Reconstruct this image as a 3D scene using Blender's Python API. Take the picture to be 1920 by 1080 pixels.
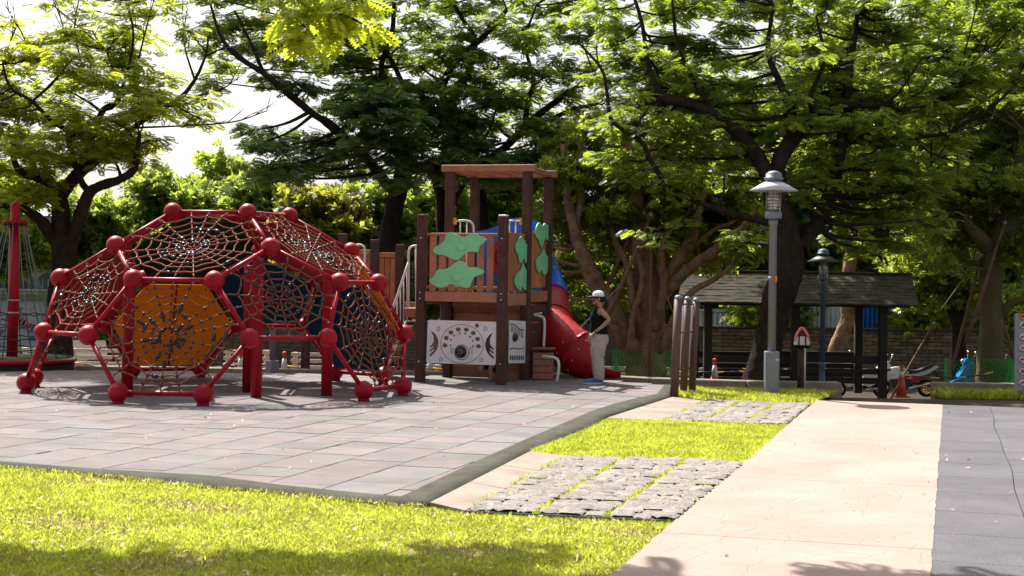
import bpy, bmesh, math, random
import numpy as np
from mathutils import Vector, Matrix
R = math.radians
rnd = random.Random(7)
rng = np.random.default_rng(11)
for o in list(bpy.data.objects): bpy.data.objects.remove(o)
scene = bpy.context.scene
COL = scene.collection

# ------------------------------------------------------------------ camera
F = 2800.0; CH = 1.75; ROLL = R(0.9); PITCH = R(1.3); HZ = 526.0
CX = 960.0; CY = HZ - F*math.tan(PITCH)
fw = np.array([0, math.cos(PITCH), math.sin(PITCH)])
up0 = np.array([0, -math.sin(PITCH), math.cos(PITCH)]); x0 = np.array([1.0, 0, 0])
cr, sr = math.cos(ROLL), math.sin(ROLL)
rt = cr*x0 + sr*up0; upv = -sr*x0 + cr*up0
CAM = np.array([0, 0, CH])
cd = bpy.data.cameras.new('camera'); cam = bpy.data.objects.new('camera', cd); COL.objects.link(cam)
m3 = Matrix((tuple(rt), tuple(upv), tuple(-fw))).transposed()
cam.matrix_world = Matrix.Translation(tuple(CAM)) @ m3.to_4x4()
cd.sensor_width = 36; cd.lens = F/1920*36
cd.shift_x = 0; cd.shift_y = -(540-CY)/1920
cd.clip_start = 0.1; cd.clip_end = 2000
cd.dof.use_dof = True; cd.dof.focus_distance = 21.5; cd.dof.aperture_fstop = 8.0
scene.camera = cam

# ------------------------------------------------------------------ light
SUN_AZ = R(-29); SUN_EL = R(52)
w = bpy.data.worlds.new('World'); scene.world = w; w.use_nodes = True
nt = w.node_tree; nt.nodes.clear()
out = nt.nodes.new('ShaderNodeOutputWorld'); bg = nt.nodes.new('ShaderNodeBackground')
sky = nt.nodes.new('ShaderNodeTexSky'); sky.sky_type = 'NISHITA'; sky.sun_disc = False
sky.sun_elevation = SUN_EL; sky.sun_rotation = SUN_AZ; sky.air_density = 1.2; sky.dust_density = 4.0; sky.ozone_density = 1.0
hsv = nt.nodes.new('ShaderNodeHueSaturation'); hsv.inputs['Saturation'].default_value = 0.30
nt.links.new(sky.outputs[0], hsv.inputs['Color']); nt.links.new(hsv.outputs[0], bg.inputs[0]); nt.links.new(bg.outputs[0], out.inputs[0])
bg.inputs[1].default_value = 0.092
sv = Vector((math.sin(SUN_AZ)*math.cos(SUN_EL), math.cos(SUN_AZ)*math.cos(SUN_EL), math.sin(SUN_EL)))
sl = bpy.data.lights.new('sun', 'SUN'); so = bpy.data.objects.new('sun', sl); COL.objects.link(so)
sl.energy = 5.0; sl.angle = R(0.55); sl.color = (1.0, 0.965, 0.91)
so.rotation_euler = (-sv).to_track_quat('-Z', 'Y').to_euler(); so.location = (0, 0, 40)
scene.view_settings.view_transform = 'Standard'; scene.view_settings.look = 'None'
scene.view_settings.exposure = 1.0; scene.view_settings.gamma = 1.0; scene.view_settings.use_curve_mapping = False
scene.cycles.max_bounces = 8; scene.cycles.transparent_max_bounces = 8
scene.cycles.diffuse_bounces = 4; scene.cycles.transmission_bounces = 6; scene.cycles.caustics_reflective = False; scene.cycles.caustics_refractive = False
scene.cycles.use_denoising = True

# ------------------------------------------------------------------ pixel helpers
def ray(u, v): return fw + rt*(u-CX)/F - upv*(v-CY)/F
def G(u, v, z=0.0):
    d = ray(u, v); return CAM + d*((z-CH)/d[2])
def P(u, v, Y):
    d = ray(u, v); return CAM + d*(Y/d[1])
def onplane(u, v, p0, n):
    d = ray(u, v); return CAM + d*(np.dot(np.asarray(p0)-CAM, n)/np.dot(d, n))
PHI = R(16.4)
UU = np.array([math.sin(PHI), math.cos(PHI), 0]); VV = np.array([math.cos(PHI), -math.sin(PHI), 0]); ZZ = np.array([0, 0, 1.0])
def sst(a, b, x):
    t = min(1, max(0, (x-a)/(b-a))); return t*t*(3-2*t)
def gz(x, y):
    if y < 26.7: L = 0
    elif y < 28.9: L = -0.16*sst(26.7, 28.4, y)
    else: L = max(-1.45, -0.16-0.12*(y-28.9))
    Rr = 0 if y < 24.2 else max(-1.45, -0.077*(y-24.2))
    t = sst(1.5, 4.0, x)
    return L*(1-t)+Rr*t
def at(u, Y):
    p = P(u, 700, Y); z = gz(p[0], Y)
    for _ in range(3):
        q = HZ + (u-960)*math.tan(ROLL) + (CH-z)*F/Y
        p = P(u, q, Y); z = gz(p[0], Y)
    return np.array([p[0], Y, z])

# ------------------------------------------------------------------ materials
MATS = {}
def mat(name, col, rough=0.6, var=0.12, scale=6.0, bump=0.0, bscale=60.0, metal=0.0, spec=0.4, col2=None, fine=0.0, objrand=0.0, coords='Geo', coat=0.0, dirt=0.0):
    if name in MATS: return MATS[name]
    m = bpy.data.materials.new(name); m.use_nodes = True; MATS[name] = m
    n = m.node_tree.nodes; l = m.node_tree.links
    b = n['Principled BSDF']; b.inputs['Roughness'].default_value = rough; b.inputs['Metallic'].default_value = metal
    if rough >= .8 and spec == .4: spec = .1
    b.inputs['Specular IOR Level'].default_value = spec
    if coat: b.inputs['Coat Weight'].default_value = coat; b.inputs['Coat Roughness'].default_value = 0.15
    if coords == 'Geo':
        g = n.new('ShaderNodeNewGeometry'); vec = g.outputs['Position']
    else:
        g = n.new('ShaderNodeTexCoord'); vec = g.outputs['Object']
    c = tuple(col)
    c2 = tuple(col2) if col2 else tuple(min(1, k*(1+var)) for k in c)
    c1 = c if col2 else tuple(k*(1-var) for k in c)
    nz = n.new('ShaderNodeTexNoise'); nz.inputs['Scale'].default_value = scale; nz.inputs['Detail'].default_value = 5; nz.inputs['Roughness'].default_value = .62
    l.new(vec, nz.inputs['Vector'])
    rp = n.new('ShaderNodeValToRGB'); rp.color_ramp.elements[0].position = .32; rp.color_ramp.elements[1].position = .68
    rp.color_ramp.elements[0].color = (*c1, 1); rp.color_ramp.elements[1].color = (*c2, 1)
    l.new(nz.outputs['Fac'], rp.inputs[0]); co = rp.outputs[0]
    if fine:
        n2 = n.new('ShaderNodeTexNoise'); n2.inputs['Scale'].default_value = bscale*1.7; n2.inputs['Detail'].default_value = 2
        l.new(vec, n2.inputs['Vector'])
        mr = n.new('ShaderNodeMapRange'); mr.inputs[1].default_value = .25; mr.inputs[2].default_value = .75; mr.inputs[3].default_value = 1-fine; mr.inputs[4].default_value = 1+fine
        l.new(n2.outputs['Fac'], mr.inputs[0])
        mx = n.new('ShaderNodeVectorMath'); mx.operation = 'SCALE'; l.new(co, mx.inputs[0]); l.new(mr.outputs[0], mx.inputs['Scale']); co = mx.outputs[0]
    if objrand:
        oi = n.new('ShaderNodeObjectInfo'); mr = n.new('ShaderNodeMapRange'); mr.inputs[3].default_value = 1-objrand; mr.inputs[4].default_value = 1+objrand
        l.new(oi.outputs['Random'], mr.inputs[0])
        mx = n.new('ShaderNodeVectorMath'); mx.operation = 'SCALE'; l.new(co, mx.inputs[0]); l.new(mr.outputs[0], mx.inputs['Scale']); co = mx.outputs[0]
    if dirt:
        n3 = n.new('ShaderNodeTexNoise'); n3.inputs['Scale'].default_value = scale*.45; n3.inputs['Detail'].default_value = 8; n3.inputs['Roughness'].default_value = .7
        l.new(vec, n3.inputs['Vector'])
        mr = n.new('ShaderNodeMapRange'); mr.inputs[1].default_value = .5; mr.inputs[2].default_value = .72; mr.inputs[3].default_value = 0; mr.inputs[4].default_value = dirt
        l.new(n3.outputs['Fac'], mr.inputs[0])
        mx = n.new('ShaderNodeMix'); mx.data_type = 'RGBA'; l.new(mr.outputs[0], mx.inputs[0]); l.new(co, mx.inputs[6]); mx.inputs[7].default_value = (.11, .095, .07, 1); co = mx.outputs[2]
    l.new(co, b.inputs['Base Color'])
    if bump:
        n4 = n.new('ShaderNodeTexNoise'); n4.inputs['Scale'].default_value = bscale; n4.inputs['Detail'].default_value = 4
        l.new(vec, n4.inputs['Vector'])
        bp = n.new('ShaderNodeBump'); bp.inputs['Strength'].default_value = bump; bp.inputs['Distance'].default_value = .02
        l.new(n4.outputs['Fac'], bp.inputs['Height']); l.new(bp.outputs[0], b.inputs['Normal'])
    rv = n.new('ShaderNodeMapRange'); rv.inputs[3].default_value = max(0.05, rough-.1); rv.inputs[4].default_value = min(1, rough+.1)
    l.new(nz.outputs['Fac'], rv.inputs[0]); l.new(rv.outputs[0], b.inputs['Roughness'])
    return m

def leafmat(name, cola, colb, trans, tw=0.5, rough=0.42, spec=.35, clump=.7):
    m = bpy.data.materials.new(name); m.use_nodes = True
    n = m.node_tree.nodes; l = m.node_tree.links; b = n['Principled BSDF']
    g = n.new('ShaderNodeNewGeometry')
    nz = n.new('ShaderNodeTexNoise'); nz.inputs['Scale'].default_value = clump; nz.inputs['Detail'].default_value = 3
    l.new(g.outputs['Position'], nz.inputs['Vector'])
    ad = n.new('ShaderNodeMath'); ad.operation = 'ADD'; l.new(nz.outputs['Fac'], ad.inputs[0])
    ml = n.new('ShaderNodeMath'); ml.operation = 'MULTIPLY_ADD'; ml.inputs[1].default_value = .6; ml.inputs[2].default_value = -.3
    l.new(g.outputs['Random Per Island'], ml.inputs[0]); l.new(ml.outputs[0], ad.inputs[1])
    rp = n.new('ShaderNodeValToRGB'); rp.color_ramp.elements[0].position = .25; rp.color_ramp.elements[1].position = .75
    rp.color_ramp.elements[0].color = (*cola, 1); rp.color_ramp.elements[1].color = (*colb, 1)
    l.new(ad.outputs[0], rp.inputs[0]); l.new(rp.outputs[0], b.inputs['Base Color'])
    b.inputs['Roughness'].default_value = rough; b.inputs['Specular IOR Level'].default_value = spec
    tr = n.new('ShaderNodeBsdfTranslucent')
    rp2 = n.new('ShaderNodeValToRGB'); rp2.color_ramp.elements[0].position = .2; rp2.color_ramp.elements[1].position = .8
    rp2.color_ramp.elements[0].color = (*[k*.6 for k in trans], 1); rp2.color_ramp.elements[1].color = (*[min(1, k*1.3) for k in trans], 1)
    l.new(ad.outputs[0], rp2.inputs[0]); l.new(rp2.outputs[0], tr.inputs[0])
    mx = n.new('ShaderNodeMixShader'); mx.inputs[0].default_value = tw
    l.new(b.outputs[0], mx.inputs[1]); l.new(tr.outputs[0], mx.inputs[2]); l.new(mx.outputs[0], n['Material Output'].inputs[0])
    MATS[name] = m; return m

# ------------------------------------------------------------------ mesh builder
def nrm(v):
    v = np.asarray(v, float); n = np.linalg.norm(v); return v/n if n > 1e-12 else v
def frame(d):
    d = nrm(d); a = np.array([0, 0, 1.0]) if abs(d[2]) < .9 else np.array([1.0, 0, 0])
    s = nrm(np.cross(a, d)); return s, np.cross(d, s)
class MB:
    def __init__(s): s.v = []; s.f = []; s.smooth = []
    def add(s, vs, fs, sm=False):
        o = len(s.v); s.v += [tuple(map(float, p)) for p in vs]; s.f += [tuple(i+o for i in f) for f in fs]; s.smooth += [sm]*len(fs); return s
    def box(s, c, size, ax=(x0, np.array([0, 1.0, 0]), ZZ), bev=0.0):
        c = np.asarray(c, float); a, b, d = [np.asarray(k, float) for k in ax]; h = [k/2 for k in size]
        if bev <= 0:
            vs = [c+a*h[0]*i+b*h[1]*j+d*h[2]*k for k in (-1, 1) for j in (-1, 1) for i in (-1, 1)]
            return s.add(vs, [(0, 2, 3, 1), (4, 5, 7, 6), (0, 1, 5, 4), (2, 6, 7, 3), (0, 4, 6, 2), (1, 3, 7, 5)])
        bm = bmesh.new(); bmesh.ops.create_cube(bm, size=1)
        for v in bm.verts: v.co = (v.co.x*size[0], v.co.y*size[1], v.co.z*size[2])
        bmesh.ops.bevel(bm, geom=bm.edges[:], offset=bev, segments=1, affect='EDGES')
        bm.verts.index_update()
        vs = [c+a*v.co.x+b*v.co.y+d*v.co.z for v in bm.verts]; fs = [tuple(v.index for v in f.verts) for f in bm.faces]; bm.free()
        return s.add(vs, fs)
    def tube(s, pts, r, n=8, caps=True, sm=True):
        pts = [np.asarray(p, float) for p in pts]; k = len(pts)
        rs = [r]*k if np.isscalar(r) else list(r)
        vs = []; fs = []; pa = None
        for i, p in enumerate(pts):
            d = pts[min(i+1, k-1)]-pts[max(i-1, 0)]
            if np.linalg.norm(d) < 1e-9: d = np.array([0, 0, 1.0])
            d = nrm(d)
            if pa is None: a, b = frame(d)
            else:
                a = pa - d*np.dot(pa, d)
                if np.linalg.norm(a) < 1e-6: a, b = frame(d)
                a = nrm(a); b = np.cross(d, a)
            pa = a
            for j in range(n):
                t = 2*math.pi*j/n; vs.append(p+rs[i]*(a*math.cos(t)+b*math.sin(t)))
        for i in range(k-1):
            for j in range(n): fs.append((i*n+j, i*n+(j+1) % n, (i+1)*n+(j+1) % n, (i+1)*n+j))
        s.add(vs, fs, sm)
        if caps:
            o = len(s.v)-len(vs)
            s.f += [tuple(o+j for j in reversed(range(n))), tuple(o+(k-1)*n+j for j in range(n))]; s.smooth += [False, False]
        return s
    def ball(s, c, r, nu=16, nv=10, sc=(1, 1, 1), ax=(x0, np.array([0, 1.0, 0]), ZZ)):
        c = np.asarray(c, float); vs = []; fs = []
        def pt(x, y, z): return c+np.asarray(ax[0])*x*r*sc[0]+np.asarray(ax[1])*y*r*sc[1]+np.asarray(ax[2])*z*r*sc[2]
        vs.append(pt(0, 0, -1))
        for i in range(1, nv):
            t = -math.pi/2+math.pi*i/nv
            for j in range(nu): a = 2*math.pi*j/nu; vs.append(pt(math.cos(t)*math.cos(a), math.cos(t)*math.sin(a), math.sin(t)))
        vs.append(pt(0, 0, 1)); e = len(vs)-1
        for j in range(nu): fs.append((0, 1+(j+1) % nu, 1+j)); fs.append((e, e-nu+j, e-nu+(j+1) % nu))
        for i in range(nv-2):
            for j in range(nu): a = 1+i*nu; fs.append((a+j, a+(j+1) % nu, a+nu+(j+1) % nu, a+nu+j))
        return s.add(vs, fs, True)
    def lathe(s, c, prof, n=20, ax=ZZ, sm=True):
        c = np.asarray(c, float); d = nrm(ax); a, b = frame(d); vs = []; fs = []
        for r, h in prof:
            for j in range(n): t = 2*math.pi*j/n; vs.append(c+d*h+(a*math.cos(t)+b*math.sin(t))*r)
        for i in range(len(prof)-1):
            for j in range(n): fs.append((i*n+j, i*n+(j+1) % n, (i+1)*n+(j+1) % n, (i+1)*n+j))
        fs.append(tuple(reversed(range(n)))); k = (len(prof)-1)*n; fs.append(tuple(k+j for j in range(n)))
        return s.add(vs, fs, sm)
    def prism(s, poly, nrmv, th):
        poly = [np.asarray(p, float) for p in poly]; n = nrm(nrmv)*th; k = len(poly)
        vs = poly+[p+n for p in poly]
        return s.add(vs, [tuple(reversed(range(k))), tuple(range(k, 2*k))]+[(i, (i+1) % k, k+(i+1) % k, k+i) for i in range(k)])
    def build(s, name, m, parent=None, kind=None):
        me = bpy.data.meshes.new(name)
        org = np.zeros(3)
        p = parent
        while p is not None: org = org+np.array(p.location); p = p.parent
        me.from_pydata([(a[0]-org[0], a[1]-org[1], a[2]-org[2]) for a in s.v], [], s.f)
        me.polygons.foreach_set('use_smooth', s.smooth); me.update()
        if m: me.materials.append(MATS[m] if isinstance(m, str) else m)
        o = bpy.data.objects.new(name, me); COL.objects.link(o)
        if parent: o.parent = parent
        if kind: o['kind'] = kind
        return o
def thing(name, label, cat, loc, group=None):
    o = bpy.data.objects.new(name, None); COL.objects.link(o); o.location = tuple(map(float, loc)); o.empty_display_size = .2
    o['label'] = label; o['category'] = cat
    if group: o['group'] = group
    return o
def tag(o, label, cat, group=None):
    o['label'] = label; o['category'] = cat
    if group: o['group'] = group
    return o
def meshnp(name, V, Q, m, parent=None, kind=None, smooth=False):
    """V (n,3), Q (k,c) numpy -> one mesh object, in world coordinates"""
    me = bpy.data.meshes.new(name); k, c = Q.shape
    org = np.zeros(3); p = parent
    while p is not None: org = org+np.array(p.location); p = p.parent
    me.vertices.add(len(V)); me.vertices.foreach_set('co', (V-org).astype(np.float32).ravel())
    me.loops.add(k*c); me.loops.foreach_set('vertex_index', Q.astype(np.int32).ravel())
    me.polygons.add(k); me.polygons.foreach_set('loop_start', (np.arange(k)*c).astype(np.int32)); me.polygons.foreach_set('loop_total', np.full(k, c, np.int32))
    if smooth: me.polygons.foreach_set('use_smooth', np.ones(k, bool))
    me.update(calc_edges=True); me.materials.append(MATS[m])
    o = bpy.data.objects.new(name, me); COL.objects.link(o)
    if parent: o.parent = parent
    if kind: o['kind'] = kind
    return o
def catmull(pts, per=6):
    pts = [np.asarray(p, float) for p in pts]
    if len(pts) < 3: return [pts[0]+(pts[-1]-pts[0])*t for t in np.linspace(0, 1, per+1)]
    q = [2*pts[0]-pts[1]]+pts+[2*pts[-1]-pts[-2]]; o = []
    for i in range(1, len(q)-2):
        for j in range(per):
            t = j/per; a, b, c, d = q[i-1:i+3]
            o.append(.5*((2*b)+(c-a)*t+(2*a-5*b+4*c-d)*t*t+(3*b-a-3*c+d)*t**3))
    o.append(pts[-1]); return o
def smoothloop(pts, per=4):
    pts = [np.asarray(p, float) for p in pts]; n = len(pts); o = []
    for i in range(n):
        a, b, c, d = pts[i-1], pts[i], pts[(i+1) % n], pts[(i+2) % n]
        for j in range(per):
            t = j/per; o.append(.5*((2*b)+(c-a)*t+(2*a-5*b+4*c-d)*t*t+(3*b-a-3*c+d)*t**3))
    return o
def link(name, me, parent, loc, rot=0.0, scale=(1, 1, 1), kind=None):
    o = bpy.data.objects.new(name, me); COL.objects.link(o); o.parent = parent
    o.location = tuple(map(float, loc)); o.rotation_euler = (0, 0, rot) if np.isscalar(rot) else rot; o.scale = scale
    return o

# ------------------------------------------------------------------ material set
mat('soil', (.055, .042, .03), .95, .3, 2.0, .5, 30, fine=.3)
mat('lawn_soil', (.30, .27, .09), .95, .35, 6.0, .6, 60, fine=.35)
mat('tile_pink', (.198, .166, .163), .92, .14, 1.6, .35, 75, fine=.34, objrand=.10, dirt=.34, spec=.12)
mat('tile_grey', (.180, .168, .166), .92, .14, 1.6, .35, 75, fine=.34, objrand=.10, dirt=.34, spec=.12)
mat('rubber_edge', (.085, .082, .064), .95, .28, 2.0, .8, 70, fine=.5, spec=.08)
mat('rubber_path', (.122, .115, .125), .92, .16, 1.3, .35, 75, fine=.34, objrand=.08, dirt=.3, spec=.12)
mat('granite', (.235, .212, .190), .9, .25, 10.0, .9, 30, fine=.28, objrand=.14, dirt=.25, spec=.15)
mat('granite_bed', (.12, .11, .09), .95, .3, 12.0, .4, 60)
mat('border_concrete', (.29, .232, .19), .9, .2, 2.0, .3, 70, fine=.15, dirt=.35, spec=.12)
mat('kerb_stone', (.26, .22, .17), .9, .2, 3.0, .3, 50, fine=.15, dirt=.3)
mat('red_paint', (.31, .003, .013), .42, .22, 3.0, 0.05, 70, spec=.22, coat=.0, dirt=.10)
mat('red_panel', (.34, .008, .016), .45, .1, 3.0, spec=.4)
mat('orange_panel', (.95, .27, .004), .8, .08, 3.0, spec=.4, dirt=.1)
mat('green_panel', (.010, .034, .016), .8, .1, 3.0)
mat('blue_panel', (.008, .045, .090), .8, .1, 3.0)
mat('rope', (.25, .075, .042), .85, .18, 40.0)
mat('rope_dark', (.035, .05, .045), .8, .2, 40.0)
mat('rope_green', (.12, .19, .16), .75, .2, 30.0)
mat('black_plastic', (.012, .012, .013), .35, .1, 20.0, spec=.5)
mat('clamp_metal', (.38, .23, .23), .32, .1, 20.0, metal=.7)
mat('wood_dark', (.078, .040, .032), .7, .3, 5.0, .3, 40, fine=.2, spec=.2)
mat('wood_orange', (.42, .165, .078), .6, .2, 5.0, .15, 40, fine=.18, objrand=.18, spec=.2, dirt=.15)
mat('wood_mid', (.34, .158, .094), .62, .16, 4.0, .15, 40, fine=.18, objrand=.16, spec=.2, dirt=.15)
mat('leaf_board', (.20, .64, .34), .55, .12, 3.0, spec=.35, dirt=.18)
mat('white_board', (.74, .75, .80), .5, .06, 3.0, spec=.35, dirt=.2)
mat('ink', (.03, .028, .035), .6, .1)
mat('ink_brown', (.14, .085, .05), .6, .1)
mat('white_metal', (.62, .60, .57), .4, .06, 6.0, spec=.4, dirt=.12)
mat('yellow_plastic', (.75, .36, .01), .5, .08)
mat('blue_plastic', (.012, .13, .68), .35, .1, 3.0, spec=.5)
mat('red_plastic', (.36, .007, .014), .45, .14, 3.0, .05, 20, spec=.3, dirt=.10)
mat('red_lit_inner', (.75, .035, .06), .5, .1)
mat('lamp_grey', (.20, .21, .26), .45, .1, 3.0, .05, 60, metal=.15, dirt=.12)
mat('lamp_cap', (.62, .62, .68), .38, .06, 6.0, metal=.2, dirt=.1)
mat('lamp_blue', (.075, .12, .19), .5, .1, 3.0, dirt=.15)
mat('lamp_dark', (.05, .055, .055), .5, .1, 3.0, dirt=.15)
mat('louvre', (.55, .54, .5), .35, .1, 9.0)
mat('sticker_orange', (.85, .16, .02), .5, .05); mat('sticker_pink', (.75, .35, .42), .5, .05)
mat('post_brown', (.10, .050, .040), .5, .14, 5.0, .08, 50, spec=.4)
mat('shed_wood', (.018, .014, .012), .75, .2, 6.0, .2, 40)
mat('cone_orange', (.55, .075, .02), .5, .15, 8.0, dirt=.2); mat('cone_red', (.78, .035, .03), .5, .1, 8.0)
mat('cone_white', (.66, .66, .66), .5, .08, 8.0, dirt=.15)
mat('bar_black', (.02, .02, .02), .5, .1); mat('bar_yellow', (.80, .38, .01), .5, .08)
mat('barrier_white', (.66, .60, .52), .6, .1, 4.0, dirt=.25)
mat('wall_block', (.15, .115, .09), .9, .25, 5.0, .4, 30, objrand=.35, fine=.15)
mat('mortar', (.06, .048, .04), .95, .2, 8.0)
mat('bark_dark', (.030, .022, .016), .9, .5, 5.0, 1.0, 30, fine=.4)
mat('bark_brown', (.26, .16, .095), .9, .45, 4.0, .9, 20, fine=.35)
mat('bark_moss', (.12, .085, .05), .9, .35, 3.0, .9, 18, col2=(.10, .10, .045), fine=.3)
mat('pole_wood', (.20, .115, .07), .8, .2, 8.0, .3, 40)
mat('rope_white', (.42, .40, .36), .8, .1)
mat('green_mesh', (.015, .42, .07), .5, .1)
mat('bike_white', (.70, .69, .67), .3, .05, spec=.5, coat=.3); mat('bike_red', (.55, .02, .05), .35, .08, coat=.3)
mat('bike_blue', (.02, .27, .66), .25, .08, coat=.5); mat('bike_teal', (.015, .34, .36), .25, .08, coat=.5)
mat('tyre', (.014, .014, .014), .8, .15); mat('gold_rim', (.62, .30, .03), .35, .1, metal=.5)
mat('chrome', (.65, .65, .65), .2, .05, metal=.9); mat('seat_black', (.03, .03, .035), .5, .1)
mat('skin', (.42, .23, .16), .55, .08, 12.0, spec=.35); mat('black_cloth', (.010, .010, .012), .85, .2, 20.0, .3, 50)
mat('trouser', (.44, .385, .36), .85, .08, 9.0, .45, 25); mat('cap_white', (.82, .83, .88), .8, .05, 20.0)
mat('hair', (.012, .010, .010), .5, .2, 30.0); mat('shoe_blue', (.03, .16, .34), .7, .12, 20.0); mat('sole', (.55, .55, .55), .7, .05)
mat('bag_pink', (.60, .17, .17), .8, .1, 20.0); mat('bag_white', (.60, .57, .55), .8, .06, 20.0)
mat('corr_blue', (.015, .14, .60), .5, .1, 3.0); mat('corr_white', (.55, .62, .66), .5, .1, 3.0)
mat('corr_teal', (.02, .36, .58), .5, .12, 3.0)
mat('stone_beige', (.40, .33, .27), .9, .12, 1.2, .2, 20, dirt=.15); mat('roof_slate', (.09, .11, .15), .7, .12, 2.0)
mat('roof_red', (.34, .15, .12), .8, .15, 2.0); mat('glass_dark', (.035, .07, .07), .12, .2, 2.0, spec=.6)
mat('mural', (.33, .34, .38), .9, .2, 3.0, .3, 14); mat('mural_pink', (.52, .24, .26), .9, .1, 3.0)
mat('green_deck', (.12, .17, .10), .9, .2, 5.0); mat('dark_side', (.022, .028, .022), .8, .2, 5.0)
mat('sign_grey', (.34, .36, .38), .5, .05, 4.0, dirt=.08); mat('sign_white', (.72, .72, .72), .5, .04); mat('sign_red', (.42, .05, .09), .5, .05)
mat('litter_tan', (.55, .42, .26), .8, .3, 20.0); mat('litter_white', (.7, .68, .6), .8, .1)
leafmat('leaf_bright', (.070, .115, .018), (.150, .195, .028), (.62, .68, .045), .60)
leafmat('leaf_mid', (.045, .090, .022), (.110, .160, .030), (.42, .53, .045), .56)
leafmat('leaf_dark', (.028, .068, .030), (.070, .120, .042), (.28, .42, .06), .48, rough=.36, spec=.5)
leafmat('leaf_ficus', (.038, .075, .020), (.095, .135, .030), (.46, .55, .05), .54, rough=.32, spec=.5)
leafmat('leaf_far', (.060, .105, .032), (.13, .18, .05), (.46, .56, .08), .54)
leafmat('leaf_flush', (.060, .11, .028), (.17, .10, .035), (.44, .46, .05), .5)
leafmat('leaf_near', (.09, .17, .02), (.28, .22, .02), (.60, .70, .035), .60, clump=3.5)
leafmat('grass_blade', (.20, .225, .024), (.37, .37, .07), (.66, .73, .085), .5, rough=.6, spec=.1, clump=2.2)
leafmat('grass_dry', (.30, .22, .10), (.42, .34, .18), (.4, .3, .12), .35, rough=.7, spec=.2)

# stamped concrete: irregular flagstone imprint lines
def stamped():
    m = mat('stamped', (.338, .256, .216), .9, .12, .9, 0, 60, fine=.08, dirt=.22, spec=.12)
    n = m.node_tree.nodes; l = m.node_tree.links; b = n['Principled BSDF']
    g = n.new('ShaderNodeNewGeometry')
    nz = n.new('ShaderNodeTexNoise'); nz.inputs['Scale'].default_value = 2.2; nz.inputs['Detail'].default_value = 3
    l.new(g.outputs['Position'], nz.inputs['Vector'])
    mxv = n.new('ShaderNodeMix'); mxv.data_type = 'VECTOR'; mxv.inputs[0].default_value = .12
    l.new(g.outputs['Position'], mxv.inputs[4]); l.new(nz.outputs['Color'], mxv.inputs[5])
    vo = n.new('ShaderNodeTexVoronoi'); vo.feature = 'DISTANCE_TO_EDGE'; vo.inputs['Scale'].default_value = 3.6
    l.new(mxv.outputs[1], vo.inputs['Vector'])
    mr = n.new('ShaderNodeMapRange'); mr.inputs[1].default_value = 0; mr.inputs[2].default_value = .035; l.new(vo.outputs['Distance'], mr.inputs[0])
    n2 = n.new('ShaderNodeTexNoise'); n2.inputs['Scale'].default_value = 9; n2.inputs['Detail'].default_value = 6; n2.inputs['Roughness'].default_value = .7
    l.new(g.outputs['Position'], n2.inputs['Vector'])
    ad = n.new('ShaderNodeMath'); ad.operation = 'MULTIPLY_ADD'; ad.inputs[1].default_value = .7
    l.new(n2.outputs['Fac'], ad.inputs[0]); l.new(mr.outputs[0], ad.inputs[2])
    bp = n.new('ShaderNodeBump'); bp.inputs['Strength'].default_value = .38; bp.inputs['Distance'].default_value = .012
    l.new(ad.outputs[0], bp.inputs['Height']); l.new(bp.outputs[0], b.inputs['Normal'])
    src = b.inputs['Base Color'].links[0].from_socket
    # worn joint lines
    n3 = n.new('ShaderNodeTexNoise'); n3.inputs['Scale'].default_value = 1.7; l.new(g.outputs['Position'], n3.inputs['Vector'])
    wv = n.new('ShaderNodeMapRange'); wv.inputs[1].default_value = .42; wv.inputs[2].default_value = .62; wv.inputs[3].default_value = 0; wv.inputs[4].default_value = .16
    l.new(n3.outputs['Fac'], wv.inputs[0])
    iv = n.new('ShaderNodeMath'); iv.operation = 'SUBTRACT'; iv.inputs[0].default_value = 1; l.new(mr.outputs[0], iv.inputs[1])
    mu = n.new('ShaderNodeMath'); mu.operation = 'MULTIPLY'; l.new(iv.outputs[0], mu.inputs[0]); l.new(wv.outputs[0], mu.inputs[1])
    mx = n.new('ShaderNodeMix'); mx.data_type = 'RGBA'; l.new(mu.outputs[0], mx.inputs[0]); l.new(src, mx.inputs[6]); mx.inputs[7].default_value = (.30, .20, .15, 1)
    l.new(mx.outputs[2], b.inputs['Base Color'])
stamped()
def glassmat():
    m = bpy.data.materials.new('lamp_glass'); m.use_nodes = True; MATS['lamp_glass'] = m
    n = m.node_tree.nodes; l = m.node_tree.links
    t = n.new('ShaderNodeBsdfTransparent'); g = n.new('ShaderNodeBsdfGlossy'); g.inputs['Roughness'].default_value = .08
    mx = n.new('ShaderNodeMixShader'); mx.inputs[0].default_value = .18
    l.new(t.outputs[0], mx.inputs[1]); l.new(g.outputs[0], mx.inputs[2]); l.new(mx.outputs[0], n['Material Output'].inputs[0])
glassmat()
def moss():
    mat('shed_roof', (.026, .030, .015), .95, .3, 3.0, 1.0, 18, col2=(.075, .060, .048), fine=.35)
moss()
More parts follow.
